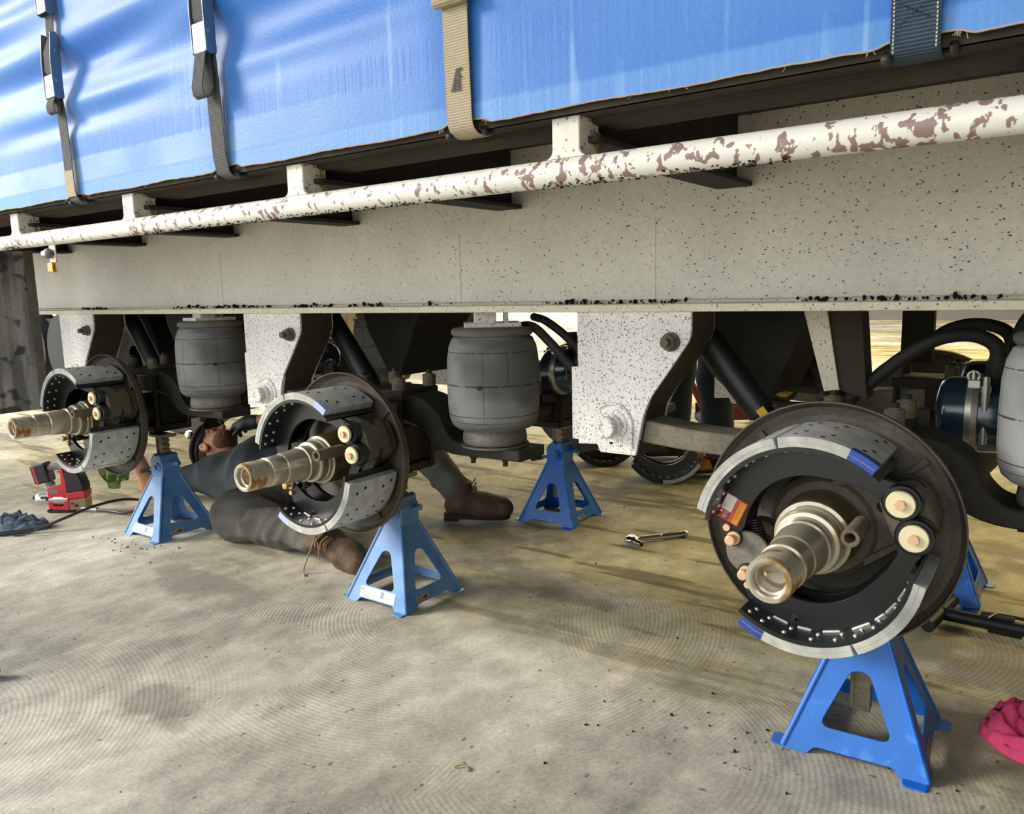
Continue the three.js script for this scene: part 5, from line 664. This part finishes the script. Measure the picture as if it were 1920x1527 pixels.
{
  const p = thing('person', 'person in dark grey work clothes and headlamp cap lying under the trailer', 'person', [0, 0, 0]);
  const hip = [-2.32, 0.14, -0.06], chest = [-2.78, 0.165, -0.07], hR = [-2.31, 0.13, 0.04], hL = [-2.30, 0.15, -0.15], kR = [-2.33, 0.098, 0.435], aR = [-1.88, 0.085, 0.425], kL = [-1.99, 0.37, -0.215], aL = [-1.715, 0.125, -0.235], sR = [-2.93, 0.14, 0.11], sL = [-2.92, 0.21, -0.24], eR = [-3.26, 0.062, 0.275], wR = [-3.285, 0.295, 0.35], eL = [-2.66, 0.395, -0.17], wL = [-2.985, 0.345, -0.125], neck = [-3.02, 0.16, -0.07], hd = [-3.185, 0.215, -0.045];
  const core = [[hip, chest, 0.09, 0.1], [chest, neck, 0.09, 0.055], [sR, sL, 0.05, 0.05], [sR, eR, 0.045, 0.04], [eR, wR, 0.042, 0.029], [sL, eL, 0.045, 0.04], [eL, wL, 0.041, 0.029], [hip, hR, 0.08, 0.07], [hip, hL, 0.08, 0.07], [hR, kR, 0.07, 0.05], [kR, aR, 0.05, 0.035], [hL, kL, 0.07, 0.05], [kL, aL, 0.05, 0.035]];
  const H = headGeo(hd, [-0.9, 0.12, 0.1], [0.16, 0.93, -0.22]);
  const rh = handCones(wR, [-0.1, 0.95, 0.1], [0.9, 0.1, -0.3], 1, 1.1), lh = handCones(wL, [-0.93, -0.2, 0.12], [0, 0.9, 0.2], -1, 0.8);
  mesh('body', [figure(core, 0.05, 0.012), H.head, figure(rh, 0.02, 0.0042), figure(lh, 0.02, 0.0042)], skin, p, 'face, neck and bare forearms');
  const fold = (x, y, z) => 0.03 * (Math.abs(vn(x * 10 + y * 7 + 40, y * 12 + z * 9 + 30, 256, 256, 3) - 0.5) - 0.12) + 0.004 * (n3(x * 40, y * 40, z * 40) - 0.5);
  const shirt = [[[-2.42, 0.15, -0.06], chest, 0.135, 0.145], [chest, [-2.95, 0.165, -0.07], 0.14, 0.085], [[-2.78, 0.16, 0.03], [-2.78, 0.17, -0.17], 0.12, 0.12], [[-2.92, 0.105, 0.11], [-2.48, 0.11, 0.1], 0.10, 0.11], [sR, sL, 0.075, 0.075], [sR, [-3.15, 0.09, 0.21], 0.082, 0.066], [sL, [-2.76, 0.325, -0.19], 0.078, 0.066]];
  mesh('shirt', figure(shirt, 0.05, 0.011, fold), shirtMat, p, 'dark grey work shirt');
  mesh('sleeve', figure([[[-2.76, 0.325, -0.19], eL, 0.066, 0.056], [eL, [-2.79, 0.376, -0.15], 0.055, 0.05]], 0.03, 0.009, fold), shirtMat, p);
  const fold2 = (x, y, z) => 0.034 * (Math.abs(vn(x * 9 + z * 12 + 40, y * 16 + z * 5 + 9, 256, 256, 4) - 0.5) - 0.12) + 0.02 * (Math.abs(vn(x * 16 - y * 9 + 60, z * 14 + 20, 256, 256, 6) - 0.5) - 0.12) + 0.004 * (n3(x * 40, y * 40, z * 40) - 0.5);
  const tro = [[[-2.45, 0.145, -0.06], hip, 0.13, 0.135], [hip, hR, 0.13, 0.115], [hip, hL, 0.13, 0.115], [hR, kR, 0.115, 0.098], [kR, aR, 0.096, 0.072], [hL, kL, 0.112, 0.085], [kL, aL, 0.083, 0.066]];
  mesh('trousers', figure(tro, 0.045, 0.011, fold2, (x, y, z) => -y + 0.004), trouserMat, p, 'dirty dark grey work trousers');
  mesh('glove', figure(handCones(wL, [-0.93, -0.2, 0.12], [0, 0.9, 0.2], -1, 0.8, 0.003).concat([[[wL[0] + 0.05, wL[1] + 0.004, wL[2] - 0.006], wL, 0.036, 0.034]]), 0.02, 0.0045), gloveMat, p, 'black work glove');
  mesh('beard', H.shell((x, y, z) => Math.max(y + 0.035 - 0.4 * Math.max(0, -z + 0.02), -z - 0.03, 0.012 - Math.hypot(x, (y + 0.06) * 1.5, 0.02)), 0.006), M({ color: 0x6b4a30, roughness: 1, bumpMap: bumpFine, bumpScale: 0.004 }), p, 'short brown beard');
  mesh('hair', H.shell((x, y, z) => Math.max(z - 0.03 + Math.max(0, 0.02 - y) * 2, -0.05 - y), 0.004), M({ color: 0x3c2b1e, roughness: 1 }), p);
  const cap = mesh('cap', [H.shell((x, y, z) => 0.028 - y + 0.25 * z * -1 * 0.3, 0.011), H.place(prism(rounded([[-0.075, 0], [0.075, 0], [0.06, 0.055, 0.05], [-0.06, 0.055, 0.05]], 0.02, 5), 0, 0.005).rotateX(Math.PI / 2 - 0.15).translate(0, 0.04, 0.085))], capMat, p, 'black cap');
  mesh('headlamp_band', H.place(new THREE.TorusGeometry(0.1, 0.008, 8, 40).rotateX(Math.PI / 2).scale(0.93, 1.6, 1.15).translate(0, 0.07, -0.01)), capMat, cap);
  mesh('headlamp', H.place(box(0.05, 0.03, 0.04, -0.05, 0.122, 0.03, 0.008)), M({ color: 0x33322e, roughness: 0.4 }), cap, 'headlamp body');
  mesh('headlamp_lens', H.place(T(new THREE.SphereGeometry(0.019, 16, 12).scale(1.1, 0.8, 1), -0.06, 0.14, 0.034)), M({ color: 0xfff4c8, emissive: 0xffe9a0, emissiveIntensity: 22 }), cap, 'glowing headlamp lens');
  const lampAt = new THREE.Vector3(-0.064, 0.158, 0.036); const tmp = new THREE.BufferGeometry().setFromPoints([lampAt, V(-0.1, 0.7, 0.2)]); H.place(tmp); const a = tmp.attributes.position; const sl = new THREE.SpotLight(0xffedb5, 3, 3, 0.7, 0.6, 2); sl.position.fromBufferAttribute(a, 0); sl.target.position.fromBufferAttribute(a, 1); sl.castShadow = true; scene.add(sl, sl.target);
  boot(p, [-1.80, 0.082, 0.432], [0.95, -0.16, 0.3], [-0.2, 0.5, 0.75], leather, [[[-1.79, 0.12, 0.49], [-1.76, 0.1, 0.53], [-1.77, 0.05, 0.55], [-1.78, 0.01, 0.56], [-1.75, 0.004, 0.58]], [[-1.79, 0.12, 0.49], [-1.74, 0.09, 0.52], [-1.735, 0.05, 0.525]]]);
  boot(p, [-1.70, 0.112, -0.238], [0.87, 0.0, -0.48], [0.04, 1, 0.05], leather);
  const rag = []; { const W = 14, Hn = 22; for (let j = 0; j <= Hn; j++) for (let i = 0; i <= W; i++) { const t = j / Hn, s = i / W - 0.5, w = 0.035 + 0.05 * Math.sin(t * 2.6) * (0.8 + 0.3 * Math.sin(t * 9)); rag.push([-3.245 + 0.81 * s * w * 1.3 - 0.075 * t + 0.012 * Math.sin(t * 7), 0.375 - 0.28 * t - 0.02 * Math.cos(s * 7) * t, 0.425 - 0.58 * s * w * 1.7 + 0.02 * Math.sin(s * 14 + t * 4)]); } const idx = []; for (let j = 1; j <= Hn; j++) for (let i = 1; i <= W; i++) { const k = j * (W + 1) + i; idx.push(k, k - 1, k - W - 1, k - W - 1, k - 1, k - W - 2); } const g = new THREE.BufferGeometry(); g.setAttribute('position', new THREE.Float32BufferAttribute(rag.flat(), 3)); g.setIndex(idx); g.computeVertexNormals(); const b = g.clone(), n = b.attributes.normal, q = b.attributes.position; for (let i = 0; i < q.count; i++) q.setXYZ(i, q.getX(i) - 0.002 * n.getX(i), q.getY(i) - 0.002 * n.getY(i), q.getZ(i) - 0.002 * n.getZ(i));
    single('green_rag', [g, b], stained([150, 164, 104], [92, 108, 60], 41, 0.5), 'wrinkled green rag hanging from the reaching hand', 'rag'); }
}
{
  const p = thing('person', 'person in navy trousers and tan boots standing behind the trailer', 'person', [0, 0, 0]);
  const aR = [-1.06, 0.115, -1.56], aL = [-1.43, 0.115, -1.83], kR = [-1.10, 0.5, -1.58], kL = [-1.40, 0.5, -1.82], hR = [-1.12, 0.9, -1.66], hL = [-1.32, 0.9, -1.79], pel = [-1.22, 0.95, -1.73], ch = [-1.22, 1.35, -1.72], nk = [-1.22, 1.53, -1.7], sR = [-1.06, 1.46, -1.6], sL = [-1.38, 1.46, -1.82], eR = [-0.98, 1.18, -1.56], eL = [-1.46, 1.18, -1.86], wR = [-1.02, 0.95, -1.45], wL = [-1.44, 0.95, -1.75];
  const H = headGeo([-1.22, 1.66, -1.69], [0, 1, 0.05], [-0.4, -0.2, 0.9]);
  mesh('body', [figure([[pel, ch, 0.1, 0.11], [ch, nk, 0.09, 0.055], [sR, sL, 0.05, 0.05], [sR, eR, 0.045, 0.038], [eR, wR, 0.038, 0.028], [sL, eL, 0.045, 0.038], [eL, wL, 0.038, 0.028], [pel, hR, 0.09, 0.08], [pel, hL, 0.09, 0.08], [hR, kR, 0.075, 0.05], [kR, aR, 0.05, 0.035], [hL, kL, 0.075, 0.05], [kL, aL, 0.05, 0.035]], 0.05, 0.014), H.head, figure(handCones(wR, [0, -1, 0.1], [-1, 0, 0], 1, 0.4), 0.02, 0.006), figure(handCones(wL, [0, -1, 0.1], [1, 0, 0], -1, 0.4), 0.02, 0.006)], skin, p);
  const wr = (x, y, z) => 0.014 * (Math.abs(n3(x * 8, y * 10, z * 8) - 0.5) - 0.1);
  mesh('shirt', figure([[[-1.22, 0.98, -1.73], ch, 0.15, 0.155], [ch, nk, 0.13, 0.075], [sR, sL, 0.075, 0.075], [sR, [-1.0, 1.25, -1.57], 0.075, 0.062], [sL, [-1.44, 1.25, -1.85], 0.075, 0.062]], 0.05, 0.014, wr), navyMat, p);
  mesh('trousers', figure([[pel, [-1.22, 1.02, -1.73], 0.14, 0.14], [pel, hR, 0.13, 0.11], [pel, hL, 0.13, 0.11], [hR, kR, 0.105, 0.085], [kR, [-1.06, 0.1, -1.56], 0.085, 0.078], [hL, kL, 0.105, 0.085], [kL, [-1.43, 0.1, -1.83], 0.085, 0.078]], 0.04, 0.013, wr), navyMat, p, 'navy blue work trousers');
  mesh('hair', H.shell((x, y, z) => Math.max(z - 0.04 + Math.max(0, 0.02 - y) * 2, -0.04 - y), 0.006), M({ color: 0x2c2018, roughness: 1 }), p);
  boot(p, aR, [-0.88, 0, 0.48], [0, 1, 0], tanLeather); boot(p, aL, [-0.88, 0, 0.48], [0, 1, 0], leather);
}
renderer.render(scene, camera);
